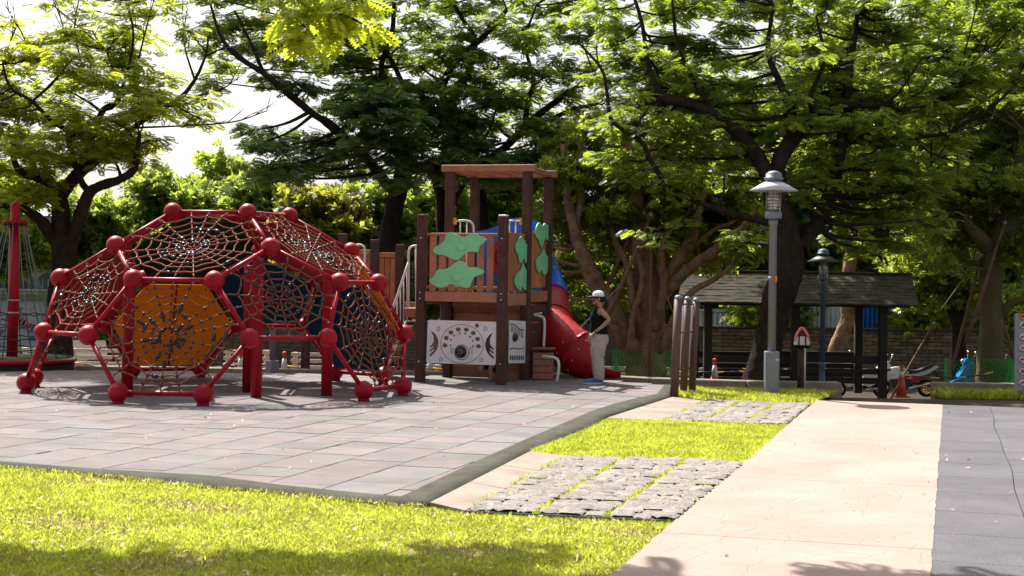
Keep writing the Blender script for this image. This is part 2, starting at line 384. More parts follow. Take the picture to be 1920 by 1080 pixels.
# ================================================================== GROUND
def terrain():
    xs = np.unique(np.r_[np.linspace(-400, -30, 12), np.linspace(-30, 30, 61), np.linspace(30, 400, 12)])
    ys = np.unique(np.r_[np.linspace(-60, 0, 8), np.linspace(0, 60, 101), np.linspace(60, 900, 16)])
    V = np.array([(x, y, gz(x, y)-.06) for y in ys for x in xs]); nx = len(xs)
    Q = np.array([(j*nx+i, j*nx+i+1, (j+1)*nx+i+1, (j+1)*nx+i) for j in range(len(ys)-1) for i in range(nx-1)])
    return meshnp('ground', V, Q, 'soil', kind='structure', smooth=True)
terrain()
def uv(p): return np.array([np.dot(p, UU), np.dot(p, VV)])
def from_uv(a, b, z=0): q = UU*a+VV*b; return np.array([q[0], q[1], z])
edge_out = [(800, 946), (923, 883), (993, 845), (1063, 817), (1103, 803), (1133, 782), (1213, 757), (1257, 742)]
edge_in = [(752, 932), (890, 867), (980, 827), (1073, 787), (1110, 771), (1153, 757), (1197, 746), (1232, 739)]
fo = [(-400, 826), (0, 874), (189, 890), (400, 913), (567, 927), (752, 946)]
fi = [(-400, 820), (0, 866), (170, 879), (400, 893), (525, 910), (651, 923)]
g2 = lambda l: [G(*p)[:2] for p in l]
EO, EI, FO, FI = g2(edge_out), g2(edge_in), g2(fo), g2(fi)
EI.append(EI[-1]+np.array([.35, 2.2])); EO.append(EO[-1]+np.array([.35, 2.2]))
# rubber play surface: bed + one object per tile
def inside(p, poly):
    c = False; n = len(poly)
    for i in range(n):
        a, b = poly[i], poly[i-1]
        if (a[1] > p[1]) != (b[1] > p[1]) and p[0] < (b[0]-a[0])*(p[1]-a[1])/(b[1]-a[1])+a[0]: c = not c
    return c
far = 26.75
tile_poly = [np.array(p) for p in FI]+[np.array(p) for p in EI[:-1]]+[np.array([EI[-2][0]+.2, 25.2]), np.array([1.3, far]), np.array([-13, far]), np.array([-13, FI[0][1]])]
mb = MB(); k = len(tile_poly)
bed = MB().add([(*p, -.045) for p in tile_poly], [tuple(range(k))]).build('play_surface', 'granite_bed', kind='structure')
TS = .585
def clip(poly, a, b):
    """keep the left side of a->b"""
    o = []; d = b-a
    s = lambda p: d[0]*(p[1]-a[1])-d[1]*(p[0]-a[0])
    for i in range(len(poly)):
        p, q = poly[i-1], poly[i]; sp, sq = s(p), s(q)
        if sp >= 0: o.append(p)
        if (sp >= 0) != (sq >= 0): o.append(p+(q-p)*sp/(sp-sq))
    return o
def tile_mesh(w, l):
    bm = MB().box((0, 0, -.022), (w, l, .044), bev=.006); me = bpy.data.meshes.new('tile')
    me.from_pydata(bm.v, [], bm.f); me.update(); return me
tw = TS-.009
tm = {}
for nme in ('tile_pink', 'tile_grey'):
    tm[nme] = tile_mesh(tw, tw); tm[nme].materials.append(MATS[nme])
cells = []
tr = random.Random(3)
off = {}
for b in range(-34, 16):
    off[b] = (b % 2)*.5*TS + tr.uniform(-.03, .03)
    for a in range(8, 62):
        c = from_uv(a*TS+off[b], b*TS)
        cs = [from_uv(a*TS+off[b]+i*tw/2, b*TS+j*tw/2)[:2] for i, j in ((-1, -1), (-1, 1), (1, 1), (1, -1))]
        ins = [inside(q, tile_poly) for q in cs]
        if not any(ins): continue
        pr = abs(c[0])/c[1] if c[1] > 0 else 9
        if pr > .40: continue
        cells.append((np.hypot(c[0], c[1]), c, cs, all(ins), 'tile_pink' if (a+b//2+tr.choice([0, 0, 0, 0, 0, 1])) % 2 else 'tile_grey'))
cells.sort(key=lambda t: t[0])
rest = {'tile_pink': MB(), 'tile_grey': MB()}
segs = [(np.array(FI[i]), np.array(FI[i+1])) for i in range(len(FI)-1)]+[(np.array(FI[-1]), np.array(EI[0]))]+[(np.array(EI[i]), np.array(EI[i+1])) for i in range(len(EI)-1)]
for idx, (dd, c, cs, full, mn) in enumerate(cells):
    zz = tr.uniform(-.003, .003)
    if full and idx < 290:
        o = link('tile', tm[mn], bed, (c[0], c[1], zz), -PHI+tr.uniform(-.006, .006)); o.rotation_euler = (tr.uniform(-.004, .004), tr.uniform(-.004, .004), -PHI+tr.uniform(-.006, .006))
        continue
    poly = [np.array(q) for q in cs]
    if not full:
        ctr = sum(poly)/4
        for a, b in segs:
            if min(np.linalg.norm(a-ctr), np.linalg.norm(b-ctr), np.linalg.norm((a+b)/2-ctr)) < 3.2 and -.05 < np.dot(ctr-a, b-a)/np.dot(b-a, b-a) < 1.05:
                poly = clip(poly, a, b)
                if len(poly) < 3: break
        if len(poly) < 3: continue
    if np.cross(poly[1]-poly[0], poly[2]-poly[1]) < 0: poly = poly[::-1]
    p3 = [(*q, -.044) for q in poly]
    if full: rest[mn].prism(p3, ZZ, .044+zz)
    elif idx < 340: MB().prism(p3, ZZ, .044+zz).build('tile', mn, bed)
    else: rest[mn].prism(p3, ZZ, .044+zz)
for kx, v in rest.items():
    if v.v: v.build('far_tiles', kx, bed, kind='stuff')
# rubber edging ramp (one sheet in two runs)
def strip(name, A, B, za, zb, m, n=10):
    def res(L):
        L = [np.array(p) for p in L]; d = np.r_[0, np.cumsum([np.linalg.norm(L[i+1]-L[i]) for i in range(len(L)-1)])]
        t = np.linspace(0, d[-1], n*len(L)); return np.stack([np.interp(t, d, [p[i] for p in L]) for i in (0, 1)], 1)
    a, b = res(A), res(B); k = len(a); mid = (a+b)/2
    jit = np.array([[rnd.uniform(-.022, .022), rnd.uniform(-.022, .022)] for _ in range(k)])
    V = np.vstack([np.c_[a, np.full(k, za)], np.c_[mid, np.full(k, za+.006)], np.c_[b+jit, np.full(k, zb)], np.c_[b+jit, np.full(k, zb-.07)]])
    Q = [(r*k+i, r*k+i+1, (r+1)*k+i+1, (r+1)*k+i) for r in range(3) for i in range(k-1)]
    return meshnp(name, V, np.array(Q), m, kind='structure')
strip('rubber_edging', FI+[EI[0]], FO+[EO[0]], .006, -.004, 'rubber_edge')
strip('rubber_edging', EI, EO, .0065, -.003, 'rubber_edge')
# concrete path: slabs with joints
PL0, PL1 = G(1145, 1080)[:2], G(1527, 755)[:2]; PR0, PR1 = G(1745, 1080)[:2], G(1768, 755)[:2]
def lat(a, line):
    p, q = line; return p+(q-p)*((a-np.dot(p, UU[:2]))/(np.dot(q, UU[:2])-np.dot(p, UU[:2])))
cuts = [1.0, 4.2, 7.35, 10.35, 13.6, 16.9, 20.2, 23.15]
path = MB().add([(*lat(cuts[0], (PL0, PL1)), -.05), (*lat(cuts[0], (PR0, PR1)), -.05), (*lat(cuts[-1], (PR0, PR1)), -.05), (*lat(cuts[-1], (PL0, PL1)), -.05)], [(0, 1, 2, 3)]).build('concrete_path', 'granite_bed', kind='structure')
for a, b in zip(cuts[:-1], cuts[1:]):
    jt = .005; n = 24
    V = []; 
    for i in range(n+1):
        s = a+jt+(b-a-2*jt)*i/n
        l, r = lat(s, (PL0, PL1)), lat(s, (PR0, PR1)); jr = rnd.uniform(-.006, .006); jl = rnd.uniform(-.008, .008)
        l = l+VV[:2]*jl; r = r+VV[:2]*jr
        V += [(*l, -.05), (*l, .008), (*r, .008), (*r, -.05)]
    Fc = [(4*i+j, 4*i+j+1, 4*i+4+j+1, 4*i+4+j) for i in range(n) for j in range(3)]+[(0, 1, 2, 3), (4*n+3, 4*n+2, 4*n+1, 4*n)]
    MB().add(V, Fc).build('slab', 'stamped', path)
# dark rubber path at the right: tiles with seams
rp0 = MB().add([(*(lat(1.0, (PR0, PR1))+VV[:2]*.014), -.046), (*(lat(1.0, (PR0, PR1))+VV[:2]*4), -.046), (*(lat(23.2, (PR0, PR1))+VV[:2]*4), -.046), (*(lat(23.2, (PR0, PR1))+VV[:2]*.014), -.046)], [(0, 1, 2, 3)]).build('rubber_path', 'granite_bed', kind='structure')
wob = lambda s: .012*math.sin(s*.9)+.008*math.sin(s*2.1+1)
s = 1.0; col_o = [-.02, .66, 1.75, 2.85, 3.95]
for ci in range(4):
    s = 1.0+(.0, .55, .2, .7)[ci]*-1
    while s < 23.1:
        e = min(s+1.12, 23.18)
        n = 6; V = []
        for i in range(n+1):
            t = s+.004+(e-s-.008)*i/n; b0 = lat(t, (PR0, PR1))
            l = b0+VV[:2]*(col_o[ci]+(.004 if ci else 0)+(wob(t) if ci else rnd.uniform(-.008, .008)))
            r = b0+VV[:2]*(col_o[ci+1]-.004+wob(t))
            V += [(*l, -.046), (*l, .004), (*r, .004), (*r, -.046)]
        Fc = [(4*i+j, 4*i+j+1, 4*i+4+j+1, 4*i+4+j) for i in range(n) for j in range(3)]+[(0, 1, 2, 3), (4*n+3, 4*n+2, 4*n+1, 4*n)]
        MB().add(V, Fc).build('tile', 'rubber_path', rp0); s = e
# ---- cobble panels
def lerp(a, b, t): return a+(b-a)*t
def bilin(c, s, t): return lerp(lerp(c[0], c[1], s), lerp(c[3], c[2], s), t)
stone_me = []
for k in range(10):
    n = 5; V = []; sd = random.Random(40+k)
    hx = [[sd.uniform(-.06, .06) for _ in range(2)] for _ in range(4)]
    tilt = (sd.uniform(-.3, .3), sd.uniform(-.3, .3))
    for j in range(n+1):
        for i in range(n+1):
            x, y = i/n-.5, j/n-.5
            e = max(abs(x), abs(y))*2; r = (1-.16*(abs(x*2)*abs(y*2))**2)
            z = .72-.18*e**3+tilt[0]*x+tilt[1]*y+sd.uniform(-.16, .16)*(.5 if e > .7 else 1)
            if e > .98: z = .25 if sd.random() < .55 else -.3
            V.append((x*r+sd.uniform(-.02, .02), y*r+sd.uniform(-.02, .02), z))
    Fc = [(j*(n+1)+i, j*(n+1)+i+1, (j+1)*(n+1)+i+1, (j+1)*(n+1)+i) for j in range(n) for i in range(n)]
    me = bpy.data.meshes.new('stone'); me.from_pydata(V, [], Fc); me.polygons.foreach_set('use_smooth', [True]*len(Fc)); me.materials.append(MATS['granite']); me.update(); stone_me.append(me)
STRIPS = []
def cobble(corners_px, ncol, nrow, su, sv, name, seed, zt=.012, wedge=None):
    sd = random.Random(seed)
    c = [G(*p)[:2] for p in corners_px]   # near-left, near-right, far-right, far-left
    bedp = MB().prism([(*p, -.06) for p in c], ZZ, .06).build(name, 'granite_bed', kind='structure')
    gap = .02
    for ci in range(ncol):
        for ri in range(nrow):
            s0, s1 = ci/ncol+gap*.5, (ci+1)/ncol-gap*.5; t0, t1 = ri/nrow+.008, (ri+1)/nrow-.008
            y = 0.0
            rows = sv
            for r in range(rows):
                xs = [0]+sorted((q+sd.uniform(-.25, .25))/su for q in range(1, su))+[1]
                for q in range(su):
                    a0, a1 = lerp(s0, s1, xs[q]), lerp(s0, s1, xs[q+1]); b0, b1 = lerp(t0, t1, r/rows), lerp(t0, t1, (r+1)/rows)
                    p = bilin(c, (a0+a1)/2, (b0+b1)/2)
                    ex = bilin(c, a1, (b0+b1)/2)-bilin(c, a0, (b0+b1)/2); ey = bilin(c, (a0+a1)/2, b1)-bilin(c, (a0+a1)/2, b0)
                    link('stone', sd.choice(stone_me), bedp, (p[0], p[1], zt+sd.uniform(-.010, .008)), math.atan2(ex[1], ex[0])+sd.choice([0, math.pi])+sd.uniform(-.05, .05), (np.linalg.norm(ex)*1.10, np.linalg.norm(ey)*1.12, sd.uniform(.016, .027)))
    for ci in range(1, ncol): STRIPS.append((bilin(c, ci/ncol, 0), bilin(c, ci/ncol, 1), .042))
    for ri in range(1, nrow): STRIPS.append((bilin(c, 0, ri/nrow), bilin(c, 1, ri/nrow), .025))
    STRIPS.append((bilin(c, 0, 0), bilin(c, 0, 1), .03))
    return c
c1 = cobble([(873, 958), (1270, 976), (1402, 867), (1062, 855)], 3, 4, 3, 5, 'cobble_paving', 1)
c2 = cobble([(1240, 789), (1473, 797), (1522, 757), (1330, 750)], 3, 3, 3, 5, 'cobble_paving', 2, zt=.008)
# pale concrete margins beside the cobbles
def margin(px, cutn, name):
    c = [G(*p)[:2] for p in px]
    o = MB().add([(*p, -.05) for p in c], [(0, 1, 2, 3)]).build(name, 'granite_bed', kind='structure')
    for i in range(cutn):
        t0, t1 = i/cutn+.002, (i+1)/cutn-.002
        MB().prism([(*lerp(c[0], c[3], t0), -.05), (*lerp(c[1], c[2], t0), -.05), (*lerp(c[1], c[2], t1), -.05), (*lerp(c[0], c[3], t1), -.05)], ZZ, .054).build('slab', 'border_concrete', o)
margin([(806, 943), (872, 958), (1061, 855), (995, 846)], 3, 'concrete_margin')
margin([(1137, 784), (1239, 789), (1329, 750), (1262, 744)], 2, 'concrete_margin')
# ---- lawns (soil sheets) and grass blades
lawn_polys = []
def lawn(pts2, z, name='lawn'):
    MB().add([(*p, z) for p in pts2], [tuple(range(len(pts2)))]).build(name, 'lawn_soil', kind='structure')
front = [np.array(p) for p in FO]+[EO[0], c1[0]-np.array([.0, .02]), c1[1]+np.array([.02, -.02]), lat(4.0, (PL0, PL1))-VV[:2]*.005, np.array([-6.0, 3.5])]
lawn(front, -.026)
mid = [EO[2], c1[3], c1[2], lat(uv(G(1475, 796))[0], (PL0, PL1))-VV[:2]*.005, c2[0], G(1137, 785)[:2], EO[4]]
lawn(mid, -.014)
farl = [G(1262, 744)[:2], c2[3], c2[2], lat(23.15, (PL0, PL1)), np.array([5.4, 24.6]), np.array([2.7, 25.0])]
lawn(farl, -.014)
def blades(pts, hmin, hmax, wd, m, name, parent=None, lean=.6):
    n = len(pts); a = rng.uniform(0, 2*np.pi, n); h = rng.uniform(hmin, hmax, n); wv = wd*rng.uniform(.6, 1.3, n)
    dx = np.stack([np.cos(a), np.sin(a), np.zeros(n)], 1); b = rng.uniform(0, 2*np.pi, n); ln = lean*h*rng.uniform(.2, 1.2, n)
    tip = np.stack([np.cos(b)*ln, np.sin(b)*ln, h], 1); mid_ = tip*np.array([.35, .35, .55])
    V = np.stack([pts-dx*wv[:, None]/2, pts+dx*wv[:, None]/2, pts+mid_+dx*wv[:, None]*.42, pts+tip, pts+mid_-dx*wv[:, None]*.42], 1).reshape(-1, 3)
    i = np.arange(n)[:, None]*5
    Q = np.vstack([i+np.array([0, 1, 2, 4])])
    T = i+np.array([4, 2, 3, 3])
    me = meshnp(name, V, np.vstack([Q]), m, parent, kind='stuff')
    # tips as triangles
    bm = me.data; tri = (np.arange(n)[:, None]*5+np.array([4, 2, 3]))
    me2 = bpy.data.meshes.new(name); k = n
    me2.vertices.add(len(V)); me2.vertices.foreach_set('co', V.astype(np.float32).ravel())
    me2.loops.add(7*k); me2.loops.foreach_set('vertex_index', np.concatenate([Q, tri], 1).astype(np.int32).ravel())
    me2.polygons.add(2*k); me2.polygons.foreach_set('loop_start', np.stack([np.arange(k)*7, np.arange(k)*7+4], 1).astype(np.int32).ravel())
    me2.polygons.foreach_set('loop_total', np.tile([4, 3], k).astype(np.int32)); me2.update(calc_edges=True); me2.materials.append(MATS[m])
    me.data = me2; bpy.data.meshes.remove(bm); return me
def scatter(poly, dens, z, fn=None):
    P_ = np.array(poly); lo, hi = P_.min(0), P_.max(0); n = int(dens*(hi[0]-lo[0])*(hi[1]-lo[1]))
    q = rng.uniform(lo, hi, (n, 2)); ins = np.zeros(n, bool); k = len(P_)
    for i in range(k):
        a, b = P_[i], P_[i-1]; cond = ((a[1] > q[:, 1]) != (b[1] > q[:, 1]))
        with np.errstate(divide='ignore', invalid='ignore'): xx = (b[0]-a[0])*(q[:, 1]-a[1])/(b[1]-a[1])+a[0]
        ins ^= cond & (q[:, 0] < xx)
    q = q[ins]
    if fn is not None: q = q[rng.uniform(0, 1, len(q)) < fn(q)]
    return np.c_[q, np.full(len(q), z)]
def patch(q):   # bare / thin places in the lawn
    s = np.sin(q[:, 0]*2.3+1.1*np.sin(q[:, 1]*1.7))*np.cos(q[:, 1]*2.9+q[:, 0]*.8)
    s2 = np.sin(q[:, 0]*7.1+2*np.sin(q[:, 1]*5.3))*np.cos(q[:, 1]*8.3)
    return np.clip(1.0-1.0*np.clip(s-.3, 0, 1)*1.3-.35*np.clip(s2-.2, 0, 1), .15, 1)
vis = lambda q: (np.abs(q[:, 0]) < q[:, 1]*.40+.3)
fr2 = [np.array(p) for p in FO if p[0] > -7]+front[len(FO):]
blades(scatter(fr2, 6800, -.026, lambda q: patch(q)*vis(q)*(q[:, 1] > 6.8)), .008, .030, .0075, 'grass_blade', 'grass', lean=1.3)
blades(scatter(fr2, 200, -.026, lambda q: vis(q)*(q[:, 1] > 6.8)), .03, .065, .009, 'grass_blade', 'tall_grass', lean=1.0)
blades(scatter(fr2, 1300, -.026, lambda q: vis(q)*(q[:, 1] > 6.8)*(1.25-patch(q))), .008, .030, .011, 'grass_dry', 'dry_grass', lean=1.6)
# ragged fringes creeping over the edging
fringe = [];
for A, B in list(zip(FO[:-1], FO[1:]))+[(FO[-1], EO[0])]:
    A, B = np.array(A), np.array(B); L = np.linalg.norm(B-A); n = int(L*260); t = rng.uniform(0, 1, n)
    dv = np.array([-(B-A)[1], (B-A)[0]])/L
    fringe.append(A+(B-A)*t[:, None]+dv*np.abs(rng.normal(0, .035, n))[:, None]-dv*.03)
fq = np.vstack(fringe); fq = fq[vis(fq)]
blades(np.c_[fq, np.full(len(fq), -.022)], .015, .05, .009, 'grass_blade', 'grass')
fq2 = fq[rng.uniform(0, 1, len(fq)) < .45]+rng.normal(0, .02, (0, 2)) if False else fq[rng.uniform(0, 1, len(fq)) < .4]
blades(np.c_[fq2, np.full(len(fq2), -.008)], .006, .022, .014, 'grass_dry', 'dry_grass', lean=1.8)
blades(scatter(mid, 6400, -.014), .012, .045, .0085, 'grass_blade', 'grass', lean=1.2)
blades(scatter(farl, 2600, -.014), .03, .09, .012, 'grass_blade', 'grass', lean=1.0)
sp = []
for a, b, wdt in STRIPS:
    L = np.linalg.norm(b-a); n = int(L*wdt*26000*(.30 if wdt > .04 else .22)); t = rng.uniform(0, 1, n); dv = np.array([-(b-a)[1], (b-a)[0]])/L
    m_ = np.sin(t*L*5+a[0]*3)+rng.uniform(-1, 1, n) > (-.3 if wdt > .04 else .35)
    q = a+(b-a)*t[:, None]+dv*rng.normal(0, wdt*.33, n)[:, None]; sp.append(q[m_])
sp = np.vstack(sp); blades(np.c_[sp, np.full(len(sp), .0)], .018, .045, .008, 'grass_blade', 'grass')
# tiny litter: leaves and petals on rubber tiles, path and lawn
def litter(pts, s, m, name):
    n = len(pts); a = rng.uniform(0, 2*np.pi, n); L = s*rng.uniform(.5, 1.4, n)
    d = np.stack([np.cos(a), np.sin(a), rng.uniform(-.1, .4, n)], 1)*L[:, None]; e = np.stack([-np.sin(a), np.cos(a), rng.uniform(-.2, .2, n)], 1)*L[:, None]*.45
    V = np.stack([pts-d*.5, pts+e*.5, pts+d*.5+np.array([0, 0, .004]), pts-e*.5], 1).reshape(-1, 3)
    return meshnp(name, V, np.arange(4*n).reshape(-1, 4), m, kind='stuff')
tp = np.array([p for p in tile_poly]); ql = scatter(tp, 1.6, .006, lambda q: vis(q)*1.0)
litter(ql, .05, 'litter_tan', 'fallen_leaves')
qp = scatter([PL0, PR0, PR1, PL1], 1.2, .014); litter(qp, .04, 'litter_tan', 'fallen_leaves')
qg = scatter([PR0+VV[:2]*.05, PR0+VV[:2]*2, PR1+VV[:2]*2, PR1+VV[:2]*.05], 1.1, .010); litter(qg, .045, 'litter_tan', 'fallen_leaves')
qf = scatter(fr2, 14, .0, lambda q: vis(q)*1.0); litter(qf, .022, 'litter_white', 'petals'); qf = scatter(fr2, 26, .002, lambda q: vis(q)*1.0); litter(qf, .05, 'litter_tan', 'fallen_leaves')
# ---- low stone kerbs behind the play surface
def kerb_run(pts, h, wd, z0f, name, label=None):
    mbk = MB(); o = None
    root = None
    for i in range(len(pts)-1):
        a, b = np.array(pts[i]), np.array(pts[i+1]); L = np.linalg.norm(b-a); n = max(1, int(L/1.2)); d = (b-a)/L
        for j in range(n):
            c = a+d*L*(j+.5)/n; zz = z0f
            if root is None:
                root = thing(name, label, 'kerb', (c[0], c[1], zz))
            MB().box((c[0], c[1], zz+h/2-.1), (L/n-.012, wd, h+.2), (np.array([*d, 0]), np.array([-d[1], d[0], 0]), ZZ), bev=.012).build('kerb_stone', 'kerb_stone', root)
kerb_run([(-16, 28.7), (-8.3, 28.7)], .13, .3, -.15, 'stone_kerb', 'low stone kerb behind the rope mast at the far left')
kerb_run([(-8.25, 28.7), (-2.4, 28.7), (1.2, 28.5)], .14, .3, -.15, 'stone_kerb', 'long low stone kerb running behind the red dome and play tower')
kerb_run([(1.25, 28.5), (2.6, 27.6), (4.3, 27.2), (6.0, 27.2)], .13, .3, -.13, 'stone_kerb', 'low stone kerb behind the leaning tree and three brown posts')
p = P(1748, 730, 28.2); q = P(2050, 737, 28.2)
kerb_run([(p[0], 28.2), (q[0], 28.2)], .20, .3, -.24, 'stone_kerb', 'stone planter edge at right below the green tree netting')
wq = np.array([[p[0]-.1, 27.0], [q[0], 27.0], [q[0], 28.05], [p[0]-.1, 28.05]])
blades(scatter(wq, 700, -.26), .05, .20, .03, 'grass_blade', 'weeds', lean=1.2)
# ================================================================== CLIMBING DOME
def dome():
    import itertools
    g = (1+5**.5)/2; Vs = set()
    for b in [(0, 1, 3*g), (1, 2+g, 2*g), (g, 2, 2*g+1)]:
        for sg in itertools.product((1, -1), repeat=3):
            w_ = tuple(round(a*k, 6)+0. for a, k in zip(b, sg))
            for k in range(3): Vs.add(w_[k:]+w_[:k])
    V = np.array(sorted(Vs))/2
    D = np.linalg.norm(V[:, None]-V[None], axis=-1)
    adj = [[int(j) for j in np.where((D[i] < 1.01) & (D[i] > .5))[0]] for i in range(60)]
    faces = {}
    def cyc(pth, n):
        if len(pth) == n:
            if pth[0] in adj[pth[-1]]: faces.setdefault(frozenset(pth), list(pth))
            return
        for k in adj[pth[-1]]:
            if k not in pth: cyc(pth+[k], n)
    for n in (5, 6):
        for i in range(60): cyc([i], n)
    fl = []
    for f in faces.values():
        q = V[f]-V[f].mean(0)
        if np.linalg.matrix_rank(q, tol=1e-3) == 2: fl.append(f)
    # pentagon up
    pt = [f for f in fl if len(f) == 5][0]; n = nrm(V[pt].mean(0)); e1 = nrm(V[pt[0]]-n*np.dot(V[pt[0]], n)); e2 = np.cross(n, e1)
    W = np.stack([V@e1, V@e2, V@n], 1); lv = sorted(set(W[:, 2].round(3)), reverse=True); li = np.array([lv.index(z) for z in W[:, 2].round(3)])
    Zl = [2.695, 2.170, 1.685, .908, .152]; Rl = [1.0, 1.0, 1.01, 1.0, 1.035]
    tgt = np.array([-3.59, 20.10])-np.array([-4.03, 20.86]); c0 = np.array([-4.42, 23.0]); a_ = 1.142
    top = [i for i in range(60) if li[i] == 0]
    yaw = math.atan2(tgt[1], tgt[0])-math.atan2(W[top[0], 1], W[top[0], 0])
    c, s_ = math.cos(yaw), math.sin(yaw)
    X = {}
    for i in range(60):
        if li[i] < 5:
            r = a_*Rl[li[i]]; X[i] = np.array([c0[0]+r*(c*W[i, 0]-s_*W[i, 1]), c0[1]+r*(s_*W[i, 0]+c*W[i, 1]), Zl[li[i]]])
    root = thing('climbing_dome', 'red tubular climbing dome with round ball joints, spider-web rope nets and coloured panels', 'climbing frame', (c0[0], c0[1], 0))
    BR = .138
    for i, p_ in X.items():
        b = MB().ball(p_, BR, 20, 12).build('ball_joint', 'red_paint', root)
        if li[i] == 4:
            MB().lathe((p_[0], p_[1], 0.0), [(.085, 0), (.085, .025), (.07, .04), (.07, .08)], 16).build('foot', 'red_paint', b)
        MB().lathe(p_, [(BR+.002, -.006), (BR+.004, -.003), (BR+.004, .003), (BR+.002, .006)], 20, ax=nrm(p_-np.array([c0[0], c0[1], .3]))).build('seam', 'red_paint', b)
    done = set()
    for i in X:
        for j in adj[i]:
            if j in X and i < j:
                MB().tube([X[i], X[j]], .034, 12).build('tube', 'red_paint', root)
    ctr = np.array([c0[0], c0[1], .9])
    cen = lambda f: sum(X[i] for i in f)/len(f)
    full = [f for f in fl if all(i in X for i in f)]
    col = {}
    want = {(331, 610): 'orange_panel', (364, 465): 'green_panel', (498, 550): 'blue_panel', (648, 610): 'blue_panel', (185, 555): 'red_panel', (106, 605): 'red_panel', (715, 570): 'orange_panel', (564, 465): 'red_panel', (230, 455): 'red_panel'}
    def pr(p_):
        d = p_-CAM; z = d@fw; return np.array([CX+F*(d@rt)/z, CY-F*(d@upv)/z])
    backs = [f for f in full if np.dot(cen(f)-ctr, CAM-cen(f)) < 1.5 and cen(f)[1] > 22.6]
    for w_, m in want.items():
        f = min(backs, key=lambda f: np.linalg.norm(pr(cen(f))-np.array(w_))); col[frozenset(f)] = m
    for f in full:
        if li[f].max() == 0 if hasattr(li[f], 'max') else False: continue
        C = cen(f); P_ = [X[i] for i in f]; nv = nrm(np.cross(P_[1]-P_[0], P_[2]-P_[1]))
        if np.dot(nv, C-ctr) < 0: nv = -nv; P_ = P_[::-1]
        key = frozenset(f)
        if key in col:
            # solid panel in two halves with a red seam batten
            ins = [C+(p_-C)*.90-nv*.03 for p_ in P_]
            k = len(ins); h = k//2
            order = sorted(range(k), key=lambda q: -ins[q][2])
            t0 = order[0]; i0 = (t0) % k; 
            e0 = (ins[t0]+ins[(t0+1) % k])/2 if ins[(t0+1) % k][2] > ins[t0-1][2] else (ins[t0]+ins[t0-1])/2
            st = (t0+1) % k if ins[(t0+1) % k][2] > ins[t0-1][2] else t0
            ringp = [ins[(st+q) % k] for q in range(k)]
            if k == 6: opp = (ringp[2]+ringp[3])/2; A = [e0]+ringp[0:3]+[opp]; B = [opp]+ringp[3:6]+[e0]
            else: opp = ringp[2]; A = [e0]+ringp[0:3]; B = [opp]+ringp[3:5]+[e0]
            for half in (A, B):
                cc = sum(half)/len(half); pl = MB().prism([cc+(p_-cc)*.992 for p_ in half], -nv, .014).build('panel', col[key], root)
                bl = MB()
                for p_ in half[1:-1]: bl.ball(cc+(p_-cc)*.88+nv*.002, .016, 8, 6); bl.ball(cc+(p_-cc)*.88-nv*.016, .016, 8, 6)
                bl.build('bolts', 'red_paint', pl, kind='stuff')
            MB().tube([e0-nv*.02, opp-nv*.02], .016, 6).build('batten', 'red_paint', root)
            continue
        # rope net
        if li[np.array(f)].max() == 0: continue
        att = []
        for i in range(len(P_)):
            for t in (.25, .5, .75): att.append(P_[i]+(P_[(i+1) % len(P_)]-P_[i])*t)
        sag = -nv*.05
        rope = MB(); con = MB(); cl = MB(); sd = random.Random(len(f)*100+int(C[0]*50))
        N = len(att); rad = []
        spokes = []
        for a1 in att:
            inn = a1+(C-a1)*.05-nv*.01
            e = C+sag; sp_ = [a1+(e-a1)*t for t in (0.04, .12)]
            # radial rope reaches in: alternate depths like a web
            spokes.append((a1, e))
            cl.tube([a1, a1+(e-a1)*.07], [.024, .014], 6)
            cl.ball(a1+(e-a1)*.035, .022, 6, 4)
        rings = [.16, .30, .44, .58, .72, .86] if len(f) == 6 else [.18, .34, .50, .66, .83]
        def pos(k, t):   # t: 0 centre .. 1 edge ; rounder towards the centre
            a1, e = spokes[k % N]; d = a1-e; rr = np.linalg.norm(d); rm = .80 if len(f) == 6 else .62
            tt = t*(rm+(rr-rm)*t*t)/rr if True else t
            return e+d*tt+nv*.03*t
        for k in range(N):
            lim = 0 if k % 3 == 1 else (1 if k % 3 == 0 else 0)
            ts = [1.0-.05]+[r for r in reversed(rings)]
            if k % 3 == 1: ts.append(.03)
            ptsr = [pos(k, t) for t in ts]
            rope.tube(ptsr, .0118, 5, False)
            for t in rings:
                p_ = pos(k, t); con.ball(p_, .024, 6, 4)
            if sd.random() < .75:
                q = sd.randrange(0, 3); t = (rings[q]+rings[q+1])/2; p1, p2 = pos(k, t-.045), pos(k, t+.045); con.tube([p1, lerp(p1, p2, .2), lerp(p1, p2, .8), p2], [.016, .031, .031, .016], 6)
        for t in rings:
            ring = [pos(k, t) for k in range(N)]
            for k in range(N):
                p1, p2 = ring[k], ring[(k+1) % N]; m_ = (p1+p2)/2-(p1+p2-2*C)/2*.035
                rope.tube([p1, m_, p2], .0118, 5, False)
                if sd.random() < .12: con.tube([p1+(p2-p1)*.3, p1+(p2-p1)*.7], .028, 6)
        nt_ = rope.build('rope_net', 'rope', root); con.build('connectors', 'black_plastic', nt_, kind='stuff'); cl.build('clamps', 'clamp_metal', nt_, kind='stuff')
    # inner posts
    for (u, v, zt) in ((480, 745, 2.0), (464, 735, 1.9), (612, 742, 1.9), (238, 744, 1.9)):
        p_ = G(u, v); MB().lathe((p_[0], p_[1], 0), [(.082, 0), (.082, zt), (.07, zt+.02)], 20).build('post', 'red_paint', root)
    # beams linking inner posts to the top ring
    return root
dome()

